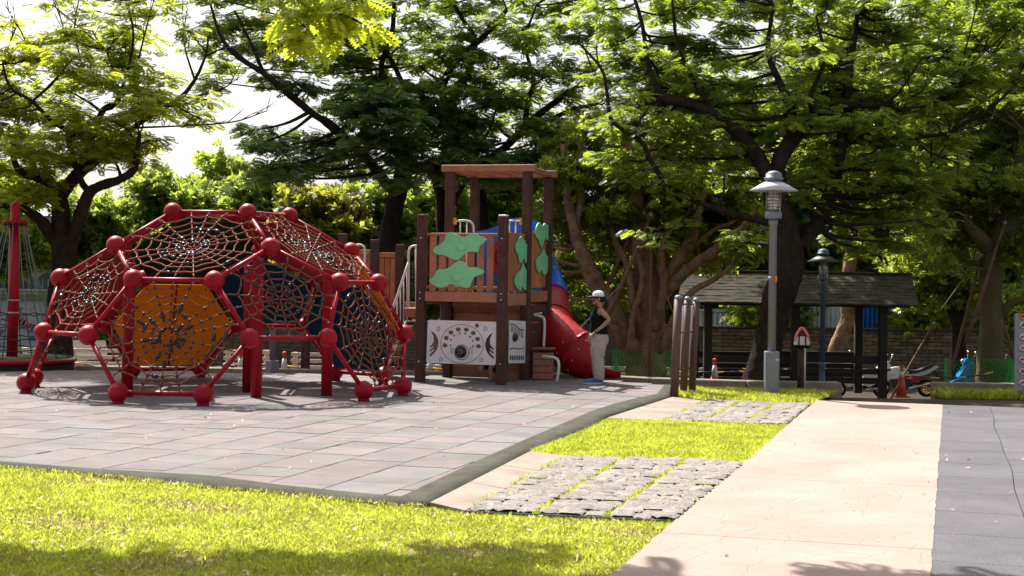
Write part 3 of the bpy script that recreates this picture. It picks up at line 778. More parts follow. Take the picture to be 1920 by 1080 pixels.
# ================================================================== ROPE MAST (far left)
def mast():
    b = P(22, 684, 27.6); bx, by = b[0], 27.6; z0 = gz(bx, by)
    root = thing('rope_mast', 'tall red mast with green rope cone on a round red-rimmed platform', 'climbing frame', (bx, by, z0))
    zt = .16
    MB().lathe((bx, by, z0-.05), [(1.10, 0), (1.10, zt-z0+.0)], 40).build('platform_side', 'dark_side', root)
    MB().lathe((bx, by, zt), [(1.13, -.05), (1.16, -.02), (1.16, .015), (1.12, .03)], 40).build('platform_rim', 'red_paint', root)
    MB().lathe((bx, by, zt+.03), [(1.08, 0), (1.08, .014)], 40).build('platform_deck', 'green_deck', root)
    tp = 3.02
    MB().lathe((bx, by, zt+.04), [(.10, 0), (.10, tp-.5)], 20).build('pole', 'red_paint', root)
    MB().lathe((bx, by, tp-.36), [(.2, 0), (.22, .02), (.22, .05), (.085, .06), (.085, .32), (.075, .36), (.04, .40), (0.01, .41)], 20).build('pole_cap', 'red_paint', root)
    up = MB(); lo = MB(); con = MB(); N = 12; lines = []
    for k in range(N):
        t = 2*math.pi*(k+.3)/N; a = np.array([bx+.19*math.cos(t), by+.19*math.sin(t), tp-.37]); e = np.array([bx+1.0*math.cos(t), by+1.0*math.sin(t), zt+.05])
        lines.append((a, e)); m_ = a+(e-a)*.62+np.array([0, 0, -.12])*0+ (np.array([bx, by, 0])-np.array([a[0]+(e-a)[0]*.62, a[1]+(e-a)[1]*.62, 0]))*.28
        f_ = lambda s, a=a, e=e, m_=m_: (1-s)**2*a+2*s*(1-s)*m_+s*s*e
        up.tube([f_(s) for s in np.linspace(0, .62, 8)], .010, 5, False); lo.tube([f_(s) for s in np.linspace(.62, 1, 8)], .010, 5, False)
        con.ball(a, .035, 8, 6); con.ball(e, .03, 8, 6); lines[-1] = f_
    for s in (.62, .72, .82, .92):
        for k in range(N):
            a, e = lines[k](s), lines[(k+1) % N](s); m_ = (a+e)/2+np.array([0, 0, -.03]); lo.tube([a, m_, e], .010, 5, False); con.ball(a, .018, 6, 4)
    up.build('upper_ropes', 'rope_green', root, kind='stuff'); lo.build('lower_net', 'rope_dark', root, kind='stuff'); con.build('connectors', 'black_plastic', root, kind='stuff')
    rg = MB()
    for z in (1.23, 1.0): rg.lathe((bx, by, z), [(.105, 0), (.112, .006), (.112, .02), (.105, .026)], 20)
    rg.build('pole_band', 'rope_white', root)
mast()

# ================================================================== PLAY TOWER
TO = np.array([-1.53, 25.45, 0]); TW = 1.44
def TL(a, b, z): return TO+VV*a+UU*b+ZZ*z
TAX = (VV, UU, ZZ)
def star(c, r, ax, ay, inner=.45):
    return [np.asarray(c)+(ax*math.cos(t)+ay*math.sin(t))*(r if k % 2 == 0 else r*inner) for k in range(10) for t in [math.pi/2+k*math.pi/5]]
def ringprism(mbx, c, r, wd, ax, ay, nv, th, n=48, sx=1.0):
    o = [np.asarray(c)+ax*math.cos(t)*r*sx+ay*math.sin(t)*r for t in np.linspace(0, 2*math.pi, n, endpoint=False)]
    i = [np.asarray(c)+ax*math.cos(t)*(r*sx-wd)+ay*math.sin(t)*(r-wd) for t in np.linspace(0, 2*math.pi, n, endpoint=False)]
    d = nrm(nv)*th; vs = o+i+[p_+d for p_ in o]+[p_+d for p_ in i]; fs = []
    for k in range(n):
        q = (k+1) % n; fs += [(2*n+k, 2*n+q, 3*n+q, 3*n+k), (k, q, 2*n+q, 2*n+k), (n+q, n+k, 3*n+k, 3*n+q)]
    mbx.add(vs, fs)
def tower():
    root = thing('play_tower', 'brown wooden play tower with green leaf boards, roof frame and red spiral tube slide', 'play structure', TO)
    pz = .155
    posts = {'FL': (0, 0, 2.82), 'FR': (TW, 0, 2.82), 'ML': (0, TW, 3.68), 'MR': (TW, TW, 3.68), 'BL': (0, 2*TW, 3.68), 'BR': (TW, 2*TW, 3.68)}
    for k, (a, b, h) in posts.items():
        p_ = MB().box(TL(a, b, h/2-.12), (pz, pz, h+.24), TAX, bev=.014).build('post', 'wood_dark', root)
        for zb_ in (.35, 1.42, 1.52, 2.45): MB().ball(TL(a, b-pz/2, zb_), .016, 8, 6).build('bolt', 'chrome', p_)
        if h < 3: MB().box(TL(a, b, h+.016), (pz-.01, pz-.01, .03), TAX, bev=.01).build('post_cap', 'lamp_cap' if k == 'FR' else 'wood_dark', p_)
    # roof frame
    ov = .15
    for b in (TW, 2*TW): MB().box(TL(TW/2, b, 3.745), (TW+2*ov, .17, .125), TAX, bev=.01).build('roof_beam', 'wood_mid', root)
    for a in (0, TW): MB().box(TL(a, TW*1.5, 3.735), (.11, TW-.175, .10), TAX, bev=.008).build('roof_beam', 'wood_mid', root)
    for a in (.36, .72, 1.08): MB().box(TL(a, TW*1.5, 3.72), (.05, TW-.175, .05), TAX).build('roof_slat', 'wood_mid', root)
    # decks and beams
    dk = 1.46
    for (b0) in (0, TW):
        for k in range(8): MB().box(TL(TW/2, b0+TW*(k+.5)/8, dk), (TW-.02, TW/8-.012, .045), TAX).build('deck_board', 'wood_mid', root)
    MB().box(TL(TW/2, -.02, 1.46), (TW-pz-.004, .07, .165), TAX, bev=.006).build('deck_beam', 'wood_mid', root)
    MB().box(TL(TW/2, 2*TW, 1.40), (TW-pz-.004, .07, .165), TAX, bev=.006).build('deck_beam', 'wood_mid', root)
    MB().box(TL(TW/2, TW, 1.34), (TW-pz-.004, .07, .165), TAX, bev=.006).build('deck_beam', 'wood_mid', root)
    for a in (0, TW):
        for b in (TW/2, TW*1.5): MB().box(TL(a, b, 1.42 if b < TW else 1.47), (.07, TW-pz-.004, .20), TAX, bev=.006).build('deck_beam', 'wood_mid', root)
    # front railing : planks with gaps
    MB().box(TL(TW/2, -.01, 2.515), (TW-pz-.004, .055, .05), TAX, bev=.006).build('top_rail', 'wood_orange', root)
    MB().box(TL(TW/2, .012, 1.62), (TW-pz-.004, .04, .05), TAX, bev=.006).build('bottom_rail', 'wood_orange', root)
    npk = 7
    for k in range(npk):
        a = pz/2+.05+(TW-pz-.1)*(k+.5)/npk; MB().box(TL(a, -.035, 2.02), (.118, .028, .93), TAX, bev=.004).build('plank', 'wood_mid', root)
    nF = -UU
    def pxpoly(lst, p0, n, per=4): return [onplane(720+x/2.348, 280+y/2.348, p0, n) for x, y in lst]
    lf = [[(215, 440), (262, 405), (275, 370), (300, 366), (345, 385), (375, 375), (395, 368), (420, 380), (452, 392), (440, 410), (420, 430), (412, 452), (385, 450), (360, 455), (335, 480), (315, 487), (290, 478), (262, 465), (235, 462)],
          [(198, 578), (220, 560), (235, 530), (270, 528), (300, 510), (330, 490), (355, 500), (370, 518), (410, 520), (440, 535), (430, 550), (400, 560), (385, 585), (375, 608), (350, 608), (315, 598), (285, 595), (260, 608), (225, 602)]]
    for l_ in lf:
        lo_ = MB().prism(smoothloop(pxpoly(l_, TL(0, -.075, 0), UU)), nF, -.022).build('leaf_board', 'leaf_board', root)
        q_ = sum(pxpoly(l_, TL(0, -.075, 0), UU))/len(l_); MB().lathe(q_, [(.105, 0), (.10, .006), (.07, .008), (.06, .004), (.0, .004)], 28, ax=-UU).build('boss', 'leaf_board', lo_)
        for k in (0, 8, 12): MB().ball(lerp(q_, pxpoly(l_, TL(0, -.075, 0), UU)[k], .78), .012, 8, 6).build('screw', 'chrome', lo_)
    # right side: boarded panels with leaf boards
    sides = [[[(602, 382), (620, 415), (637, 425), (640, 480), (622, 500), (612, 480), (597, 500), (588, 470), (575, 435), (585, 405)], [(610, 503), (618, 525), (637, 545), (635, 590), (620, 620), (605, 605), (595, 622), (572, 590), (580, 550), (600, 530)]],
             [[(682, 322), (695, 340), (705, 325), (723, 345), (720, 400), (705, 395), (690, 435), (680, 400), (664, 380), (668, 340)], [(700, 437), (710, 465), (727, 485), (715, 540), (700, 552), (690, 530), (678, 545), (665, 500), (675, 475), (690, 460)]]]
    for bay in (0, 1):
        b0 = bay*TW+pz/2+.02; n = 9; wd = (TW-pz-.04)/n
        for k in range(n): MB().box(TL(TW-.02, b0+wd*(k+.5), 2.06+(.08 if bay else 0)), (.03, wd-.007, 1.02), TAX, bev=.004).build('plank', 'wood_orange', root)
        if bay == 0: MB().box(TL(TW-.045, TW/2, 2.53), (.05, TW-pz-.004, .05), TAX).build('top_rail', 'wood_orange', root)
        for l_ in sides[bay]: MB().prism([q for q in smoothloop(pxpoly(l_, TL(TW+.012, 0, 0), VV), 3)], VV, .02).build('leaf_board', 'leaf_board', root)
    # left side rail of back bay: planks
    for k in range(6): MB().box(TL(.02, TW+pz/2+.05+(TW-pz-.1)*(k+.5)/6, 2.02), (.03, .15, .93), TAX, bev=.004).build('plank', 'wood_orange', root)
    MB().box(TL(.05, TW*1.5, 2.5), (.05, TW-pz-.004, .05), TAX).build('top_rail', 'wood_orange', root)
    # white guard hoops between the bays
    def hoop(pl, name='guard_hoop', r=.019):
        MB().tube(catmull(pl, 4), r, 8).build(name, 'white_metal', root)
    for sgn, a0, a1 in ((1, pz/2, .46), (-1, TW-pz/2, 1.0)):
        y_ = TW-.02
        hoop([TL(a0, y_, 2.80), TL(lerp(a0, a1, .6), y_, 2.81), TL(lerp(a0, a1, .92), y_, 2.76), TL(a1, y_, 2.62), TL(a1, y_, 2.1), TL(a1, y_, 1.5)])
        for t in (.33, .66): MB().tube([TL(lerp(a0, a1, t), y_, 1.5), TL(lerp(a0, a1, t), y_, 2.80)], .014, 8).build('guard_bar', 'white_metal', root)
        MB().box(TL(lerp(a0, a1, .06), y_, 2.80), (.05, .05, .12), TAX).build('bracket', 'yellow_plastic', root)
    # blue arched end board with red tunnel mouth
    yb = 2*TW-.12
    pts = [(.08, 1.5), (TW-.08, 1.5), (TW-.08, 2.74), (TW-.2, 2.86), (.92, 2.93), (.74, 2.90), (.50, 2.78), (.30, 2.70), (.08, 2.66)]
    MB().prism([TL(a, yb, z) for a, z in pts], UU, .05).build('arch_board', 'blue_plastic', root)
    ob = MB(); cc = TL(.80, yb-.05, 2.18); ringprism(ob, cc, .42, .10, VV, ZZ, -UU, .05); ob.build('tunnel_ring', 'red_plastic', root)
    MB().lathe(TL(.80, yb-.012, 2.18), [(.34, 0), (.34, .01)], 32, ax=UU).build('tunnel_mouth', 'red_lit_inner', root)  # flat disc in brighter red: the lit tunnel inside put into its colour
    # ---- tube slide
    sp_ = [(985, 470, 28.75), (1004, 500, 29.35), (1024, 545, 29.3), (1028, 590, 28.7), (1036, 622, 28.0), (1062, 648, 27.5), (1090, 668, 27.3), (1116, 684, 27.25)]
    ctr_ = catmull([P(*s) for s in sp_], 6)
    def tubeseg(i0, i1, m, nm, r0=.40, r1=.40):
        k = i1-i0+1; pp = ctr_[i0:i1+1]; rr = [lerp(r0, r1, q/(k-1))*(1+.018*math.cos(q*3.1)) for q in range(k)]
        o = MB().tube(pp, rr, 26, False).build(nm, m, root)
        for q in (0, k-1):
            d = nrm(pp[min(q+1, k-1)]-pp[max(q-1, 0)]); rr_ = lerp(r0, r1, q/(k-1)); MB().tube([pp[q]-d*.02, pp[q]+d*.02], rr_+.025, 26).build('flange', m, o)
        return o
    tubeseg(0, 14, 'blue_plastic', 'slide_tube', .39, .40)
    tubeseg(14, 22, 'red_plastic', 'slide_tube', .40, .45); tubeseg(22, 34, 'red_plastic', 'slide_tube', .45, .42); tubeseg(34, 42, 'red_plastic', 'slide_tube', .42, .34)
    bl = MB()
    for i in (20, 24, 28, 32, 36):
        d = nrm(ctr_[i+1]-ctr_[i]); a, b = frame(d)
        for t in range(0, 12): bl.ball(ctr_[i]+(a*math.cos(t*.55)+b*math.sin(t*.55))*.425, .014, 6, 4)
    bl.build('slide_bolts', 'chrome', root, kind='stuff')
    # circular embossed ring on the red tube facing the viewer
    em = MB(); q = ctr_[24]; dv = nrm(CAM-q); a, b = frame(dv)
    for r in (.06, .11, .16): em.tube([q+dv*.40+(a*math.cos(t)+b*math.sin(t))*r-dv*r*r*.8 for t in np.linspace(0, 2*math.pi, 25)], .008, 6, False)
    em.build('emboss', 'red_plastic', root, kind='stuff')
    # open run-out chute
    e0 = ctr_[-1]; run = [e0+np.array([-.15, 0, 0]), P(1130, 690, 27.2), P(1150, 695, 27.2), P(1163, 697, 27.2)]; V_ = []; k = 10
    for i, p_ in enumerate(run):
        r = (.32, .25, .2, .16)[i]
        for j in range(k+1):
            t = math.pi+math.pi*j/k; V_.append(p_+np.array([0, math.cos(t)*r*1.2, math.sin(t)*r*.75]))
    MB().add(V_, [(i*(k+1)+j, i*(k+1)+j+1, (i+1)*(k+1)+j+1, (i+1)*(k+1)+j) for i in range(3) for j in range(k)], True).build('slide_chute', 'red_plastic', root)
    for (u, v) in ((1092, 700), (1112, 702)):
        p_ = P(u, v, 27.25); MB().tube([p_, np.array([p_[0], p_[1], gz(p_[0], p_[1])-.1])], .03, 8).build('slide_leg', 'lamp_grey', root)
    # ---- activity boards below the deck
    pf = TL(0, -.04, 0)
    Bp = lambda x, y, off=0.0: onplane(780+x/6.75, 580+y/6.75, pf-UU*off, UU)
    cor = [Bp(*q) for q in ((150, 140), (168, 133), (1015, 158), (1032, 172), (1012, 690), (990, 707), (150, 678), (130, 662))]
    wb = MB().prism(cor, UU, .022).build('activity_board', 'white_board', root)
    ax_, ay_ = VV, ZZ; sc = np.linalg.norm(Bp(680, 437)-Bp(580, 437))/100
    ik = MB(); ringprism(ik, Bp(580, 437, .002), 238*sc, 5*sc, ax_, ay_, -UU, .002, sx=1.14); ik.build('ring_line', 'ink', wb)
    for x, y in ((367, 455), (383, 363), (443, 292), (535, 254), (637, 257), (725, 300), (780, 375), (790, 466)):
        c_ = Bp(x, y, .002); MB().prism([c_+(VV*math.cos(t)*30+ZZ*math.sin(t)*25)*sc for t in np.linspace(0, 2*math.pi, 16, endpoint=False)], -UU, .003).build('dot', 'ink_brown', wb)
    for x, y in ((440, 385), (437, 455), (483, 335), (552, 303), (622, 305), (685, 345), (717, 397), (722, 466)):
        c_ = Bp(x, y, .002); MB().prism(star(c_, 15*sc, VV, ZZ, .55), -UU, .002).build('mark', 'ink', wb)
    MB().ball(Bp(568, 540, .0), 74*sc, 20, 12, sc=(1, .8, 1), ax=TAX).build('bubble', 'black_plastic', wb)
    rr = MB(); ringprism(rr, Bp(578, 545, .002), 92*sc, 7*sc, VV, ZZ, -UU, .003); rr.build('bubble_rim', 'ink', wb)
    dm = MB()
    for t in range(6): c_ = Bp(560+24*math.cos(t*1.05), 540+24*math.sin(t*1.05), 74*sc*.8); dm.ball(c_, 5*sc, 6, 4)
    dm.build('bubble_dots', 'cone_white', wb, kind='stuff')
    gr = MB()
    for gx in (440, 685):
        for i in range(3):
            for j in range(6): gr.box(Bp(gx+i*14, 482+j*15, .003), (9*sc, .002, 9*sc), TAX)
    gr.build('grid_marks', 'sign_grey', wb, kind='stuff')
    cres = [(190, 270), (232, 298), (265, 345), (282, 400), (280, 455), (262, 510), (225, 560), (176, 602), (176, 572), (215, 535), (240, 492), (215, 508), (178, 540), (176, 515), (212, 488), (232, 462), (205, 470), (178, 490), (180, 466), (208, 440), (226, 400), (222, 340)]
    MB().prism([Bp(x, y, .002) for x, y in cres], -UU, .003).build('crescent', 'ink_brown', wb)
    MB().prism([Bp(1160-x, y+28, .002) for x, y in cres][::-1], -UU, .003).build('crescent', 'ink', wb)
    for x, y in ((285, 245), (878, 245), (312, 635), (828, 642)):
        sm_ = MB(); o_ = star(Bp(x, y, .002), 34*sc, VV, ZZ, .5); i_ = star(Bp(x, y, .002), 24*sc, VV, ZZ, .5)
        vs = o_+i_; sm_.add([p_-UU*.002 for p_ in vs], [(k_, (k_+1) % 10, 10+(k_+1) % 10, 10+k_) for k_ in range(10)]); sm_.build('star_outline', 'ink', wb)
    MB().prism(star(Bp(772, 205, .002), 34*sc, VV, ZZ, .5), -UU, .003).build('star', 'ink', wb)
    ps = TL(TW+.03, 0, 0); Sp = lambda x, y, off=0.0: onplane(780+x/6.75, 580+y/6.75, ps+VV*off, VV)
    sb = MB().prism([Sp(*q) for q in ((1192, 138), (1390, 150), (1398, 160), (1385, 675), (1375, 682), (1180, 682))], -VV, .02).build('activity_board', 'white_board', root)
    for k in range(8): MB().prism([Sp(1190+k*23, 585, .002), Sp(1203+k*23, 585, .002), Sp(1201+k*23, 640, .002), Sp(1188+k*23, 640, .002)], VV, .003).build('bar_mark', 'ink', sb)
    wl = MB(); wl.tube([Sp(x, y, .006) for x, y in ((1190, 510), (1210, 492), (1235, 488), (1280, 498), (1330, 498), (1368, 485))], .008, 5); wl.tube([Sp(x, y, .006) for x, y in ((1198, 185), (1230, 188), (1270, 212), (1310, 245), (1345, 260), (1370, 260))], .008, 5)
    for k in range(9): wl.tube([Sp(1205+k*18, 205+k*9, .005), Sp(1205+k*18, 290+k*9, .005)], .006, 4)
    wl.build('wave_line', 'ink', sb, kind='stuff')
    MB().ball(Sp(1245, 355, 0), 62*sc*1.6, 16, 10, sc=(.45, .9, .55), ax=TAX).build('bubble', 'black_plastic', sb)
    # dark boarding at the back of the lower room
    for k in range(8): MB().box(TL(TW/2, TW+.05, .09+.165*k), (TW-pz-.01, .03, .158), TAX, bev=.004).build('wall_board', 'wood_mid', root)
    for k in range(8): MB().box(TL(TW-.01, TW*1.5+.02, .09+.165*k), (.03, TW-pz-.02, .158), TAX, bev=.004).build('wall_board', 'wood_dark', root)
    # timber step box with ledge and white handles
    bx_ = TL(TW+.27, TW+.25, 0); MB().box(bx_+ZZ*.55, (.36, .36, .035), TAX, bev=.006).build('step_ledge', 'wood_mid', root)
    for k in range(4): MB().box(bx_+ZZ*(.065+.12*k), (.30, .30, .112), TAX, bev=.006).build('step_board', 'wood_mid', root)
    h0 = bx_+ZZ*.57; hoop([h0+VV*.03-UU*.1, h0+VV*.04-UU*.1+ZZ*.42, h0+VV*.0-UU*.1+ZZ*.54, h0-VV*.16-UU*.1+ZZ*.58], 'handle', .024)
    g0 = G(1044, 719); hoop([g0, g0+np.array([.03, 0, .32]), g0+np.array([-.03, .05, .43]), g0+np.array([-.25, .2, .45])], 'handle', .026)
    # ---- stairs with white rails at the left
    yl = TO[1]+.55
    st = lambda u, v, dy=0: P(u, v, yl+dy)
    MB().prism([st(757, 578), st(787, 578), st(787, 595), st(757, 595)], np.array([0, 1.0, 0]), .95).build('landing', 'wood_mid', root)
    for dy in (0.02, .93):
        hoop([st(788, 461, dy), st(776, 461, dy), st(768, 466, dy), st(766, 480, dy), st(766, 500, dy), st(766, 577, dy)], 'stair_rail')
        hoop([st(766, 492, dy), st(735, 584, dy), st(716, 640, dy)], 'stair_rail', .022)
        MB().tube([st(780, 461, dy), st(780, 577, dy)], .017, 8).build('baluster', 'white_metal', root)
        MB().tube([st(763, 600, dy), st(716, 712, dy)], .022, 8).build('stringer', 'white_metal', root)
        for k in range(7):
            t = (k+.5)/7.5; u = lerp(766, 720, t); MB().tube([st(u, lerp(494, 628, t), dy), st(u, lerp(596, 702, t), dy)], .011, 6).build('baluster', 'white_metal', root)
    for k in range(5):
        t = (k+.5)/5; p_ = st(lerp(760, 716, t), lerp(606, 705, t)); MB().box(p_+np.array([0, .48, 0]), (.24, .9, .04)).build('tread', 'wood_mid', root)
    # ---- bridge at the back left with plank balustrade
    bY = 29.2; B2 = lambda u, v, Y=bY: P(u, v, Y)
    for (u, v) in ((643, 438), (703, 449), (750, 458), (577, 436)):
        p_ = B2(u, v); zb = gz(p_[0], bY)-.1; MB().box((p_[0], bY, (p_[2]+zb)/2), (.16, .16, p_[2]-zb), bev=.012).build('bridge_post', 'wood_dark', root)
    for (u0, u1) in ((585, 638), (651, 697), (710, 743)):
        n = int((u1-u0)/9); a, b = B2(u0, 470+(u0-650)*.1), B2(u1, 470+(u1-650)*.1)
        MB().box(((a[0]+b[0])/2, bY, a[2]-.02), (b[0]-a[0], .06, .10), bev=.006).build('bridge_rail', 'wood_orange', root)
        for k in range(n):
            x = lerp(a[0], b[0], (k+.5)/n); MB().box((x, bY+.01, a[2]-.52), ((b[0]-a[0])/n-.012, .03, .88), bev=.004).build('plank', 'wood_orange', root)
    a, b = B2(577, 572), B2(790, 572); MB().box(((a[0]+b[0])/2, bY+.5, a[2]), (b[0]-a[0], 1.1, .16)).build('bridge_deck', 'wood_mid', root)
    hoop([B2(664, 560, 28.8), B2(664, 468, 28.8), B2(668, 460, 28.8), B2(678, 460, 28.8), B2(684, 468, 28.8), B2(684, 500, 28.8), B2(684, 560, 28.8)], 'guard_hoop', .024)
    # net screen behind the landing
    nt2 = MB()
    for k in range(6):
        nt2.tube([P(768+k*4, 490, 28.6), P(772+k*4-8, 560, 28.6)], .008, 4, False); nt2.tube([P(764, 495+k*12, 28.6), P(790, 500+k*12, 28.6)], .008, 4, False)
    nt2.build('net_screen', 'rope_dark', root, kind='stuff')
    return root
tower()
# ================================================================== PEOPLE
def skin_obj(name, verts, edges, radii, m, parent, sub=2, root_i=0):
    org = np.zeros(3); p_ = parent
    while p_ is not None: org = org+np.array(p_.location); p_ = p_.parent
    me = bpy.data.meshes.new(name); me.from_pydata([tuple(np.asarray(v, float)-org) for v in verts], edges, []); me.update()
    o = bpy.data.objects.new(name, me); COL.objects.link(o); o.parent = parent
    sk = o.modifiers.new('skin', 'SKIN'); sk.use_smooth_shade = True
    lay = me.skin_vertices[0].data if me.skin_vertices else None
    if lay is None:
        bm = bmesh.new(); bm.from_mesh(me); bm.verts.layers.skin.verify(); bm.to_mesh(me); bm.free(); lay = me.skin_vertices[0].data
    for i, r in enumerate(radii):
        lay[i].radius = (r, r) if np.isscalar(r) else r
        lay[i].use_root = (i == root_i)
    sb = o.modifiers.new('sub', 'SUBSURF'); sb.levels = sub; sb.render_levels = sub
    me.materials.append(MATS[m]); return o
def loft(mbx, rings, n=18, org=(0, 0)):
    """rings: (cx, cy, z, rx, ry)"""
    vs = []; fs = []
    for (cx_, cy_, z, rx, ry) in rings:
        for j in range(n): t = 2*math.pi*j/n; vs.append((org[0]+cx_+rx*math.cos(t), org[1]+cy_+ry*math.sin(t), z))
    for i in range(len(rings)-1):
        for j in range(n): fs.append((i*n+j, i*n+(j+1) % n, (i+1)*n+(j+1) % n, (i+1)*n+j))
    fs += [tuple(reversed(range(n))), tuple((len(rings)-1)*n+j for j in range(n))]
    mbx.add(vs, fs, True)
def woman():
    b = G(1119, 719.5); bx, by = b[0], b[1]
    root = thing('person', 'person in white cap, black sleeveless top and pale grey trousers standing by the red slide', 'person', (bx, by, 0))
    L = lambda x, y, z: np.array([bx+x, by+y, z])
    v = [L(.015, 0, .86), L(.03, 0, 1.04), L(.03, 0, 1.19), L(.035, 0, 1.30), L(.03, 0, 1.36), L(-.005, 0, 1.425), L(-.005, 0, 1.50)]
    e = [(0, 1), (1, 2), (2, 3), (3, 4), (4, 5), (5, 6)]; r = [(.13, .11), (.12, .105), (.125, .11), (.06, .06), (.048, .048), (.082, .075), (.062, .06)]
    def add(pts, rad, par):
        last = par
        for p_, q in zip(pts, rad): v.append(p_); r.append(q); e.append((last, len(v)-1)); last = len(v)-1
        return last
    for s in (-1, 1):
        add([L(.045, s*.155, 1.255), L(.10, s*.20, 1.20), L(.185, s*.225, 1.115), L(.08, s*.215, 1.0), L(-.02, s*.185, .92), L(-.055, s*.175, .895)], [.058, .052, .040, .034, .025, .027], 2)
        add([L(.0, s*.085, .80), L(-.005, s*.095, .47), L(.035, s*.10, .10), L(.03, s*.10, .055)], [.09, .055, .04, .04], 0)
    body = skin_obj('body', v, e, r, 'skin', root)
    for s in (-1, 1):
        h = MB(); c = L(-.06, s*.175, .885)
        for k in range(4): h.tube([c+np.array([-.004, -.026*s+.017*k*s, 0]), c+np.array([-.034, -.026*s+.017*k*s, -.03]), c+np.array([-.032+.01*(k == 3), -.024*s+.016*k*s, -.062-.008*(k in (1, 2))])], [.0095, .009, .007], 8)
        h.tube([c+np.array([.006, -.03*s, .015]), c+np.array([-.022, -.045*s, -.005]), c+np.array([-.036, -.045*s, -.028])], [.011, .010, .008], 8)
        h.build('hand', 'skin', body)
    fc = MB(); hc = L(-.005, 0, 1.455)
    fc.tube([L(-.078, 0, 1.475), L(-.102, 0, 1.440), L(-.082, 0, 1.425)], [.011, .016, .010], 8); fc.ball(L(-.065, 0, 1.385), .034, 10, 8, sc=(1, .9, .8))
    for s in (-1, 1): fc.ball(L(.012, s*.078, 1.455), .026, 8, 6, sc=(.7, .4, 1.1))
    fc.build('face', 'skin', body)
    ft = MB()
    for s in (-1, 1): ft.ball(L(-.083, s*.030, 1.470), .0095, 8, 6); ft.box(L(-.088, s*.030, 1.487), (.006, .03, .006))
    ft.box(L(-.092, 0, 1.398), (.01, .036, .006)); ft.build('eyes_and_mouth', 'ink', body)
    hr = MB(); hr.ball(L(.028, 0, 1.475), .092, 18, 12, sc=(.86, .92, 1.05)); hr.ball(L(.115, 0, 1.465), .045, 12, 8, sc=(.8, .8, 1.0)); hr.tube([L(.12, 0, 1.47), L(.15, 0, 1.40), L(.145, 0, 1.33), L(.13, 0, 1.29)], [.035, .04, .034, .012], 10); hr.build('hair', 'hair', root)
    cp = MB(); n = 20
    prof = [(.102, 0), (.104, .03), (.092, .065), (.062, .09), (.02, .102), (.002, .103)]
    cp.lathe(L(.005, 0, 1.500), prof, n); 
    br = [(-.07, -.08), (-.12, -.075), (-.165, -.05), (-.18, 0), (-.165, .05), (-.12, .075), (-.07, .08)]
    cp.prism([L(x, y, 1.505+.12*(x+.07)) for x, y in br], ZZ, .009); cp.ball(L(.005, 0, 1.603), .010, 8, 6); cp.build('cap', 'cap_white', root)
    tp_ = MB(); loft(tp_, [(.015, 0, .83, .162, .172), (.015, 0, .90, .160, .170), (.02, 0, 1.0, .148, .160), (.015, 0, 1.10, .150, .162), (.012, 0, 1.18, .146, .160), (.022, 0, 1.24, .122, .142), (.032, 0, 1.275, .088, .122), (.036, 0, 1.305, .058, .09)], 18, (bx, by)); tp_.build('top', 'black_cloth', root)
    tr_ = MB(); loft(tr_, [(.012, 0, .87, .158, .168), (.014, 0, .82, .172, .178), (.02, 0, .74, .176, .182), (.018, 0, .68, .160, .178)], 20, (bx, by))
    for s in (-1, 1): loft(tr_, [(.018, s*.085, .75, .142, .098), (.012, s*.09, .62, .128, .098), (.004, s*.097, .47, .108, .095), (.018, s*.10, .30, .102, .092), (.03, s*.10, .15, .094, .086), (.034, s*.10, .10, .086, .078), (.036, s*.10, .075, .075, .07)], 16, (bx, by))
    tro = tr_.build('trousers', 'trouser', root); [MB().box(L(.06, s*.182, .56), (.12, .03, .17), bev=.012).build('pocket', 'trouser', tro) for s in (-1, 1)]
    for s in (-1, 1):
        sh = MB(); off = -.03 if s < 0 else .02
        for i in range(1): pass
        V_ = []; sec = [(-.20, .028, .045), (-.17, .042, .055), (-.10, .044, .068), (-.02, .038, .095), (.05, .036, .11), (.085, .030, .10), (.10, .018, .07)]
        k = 10
        for (x, hw, hz) in sec:
            for j in range(k): t = math.pi*j/(k-1); V_.append(L(x+off, s*.10+hw*math.cos(t), .022+hz*math.sin(t)*.95))
        sh.add(V_, [(i*k+j, i*k+j+1, (i+1)*k+j+1, (i+1)*k+j) for i in range(len(sec)-1) for j in range(k-1)]+[tuple(range(k)), tuple(reversed(range((len(sec)-1)*k, len(sec)*k)))], True)
        o = sh.build('shoe', 'shoe_blue', root)
        out_ = [(-.21, 0), (-.195, .03), (-.15, .045), (-.08, .046), (0, .04), (.07, .038), (.10, .02), (.105, 0), (.10, -.02), (.07, -.038), (0, -.04), (-.08, -.046), (-.15, -.045), (-.195, -.03)]
        MB().prism([L(x+off, s*.10+y, .0) for x, y in out_], ZZ, .026).build('sole', 'sole', o)
woman()
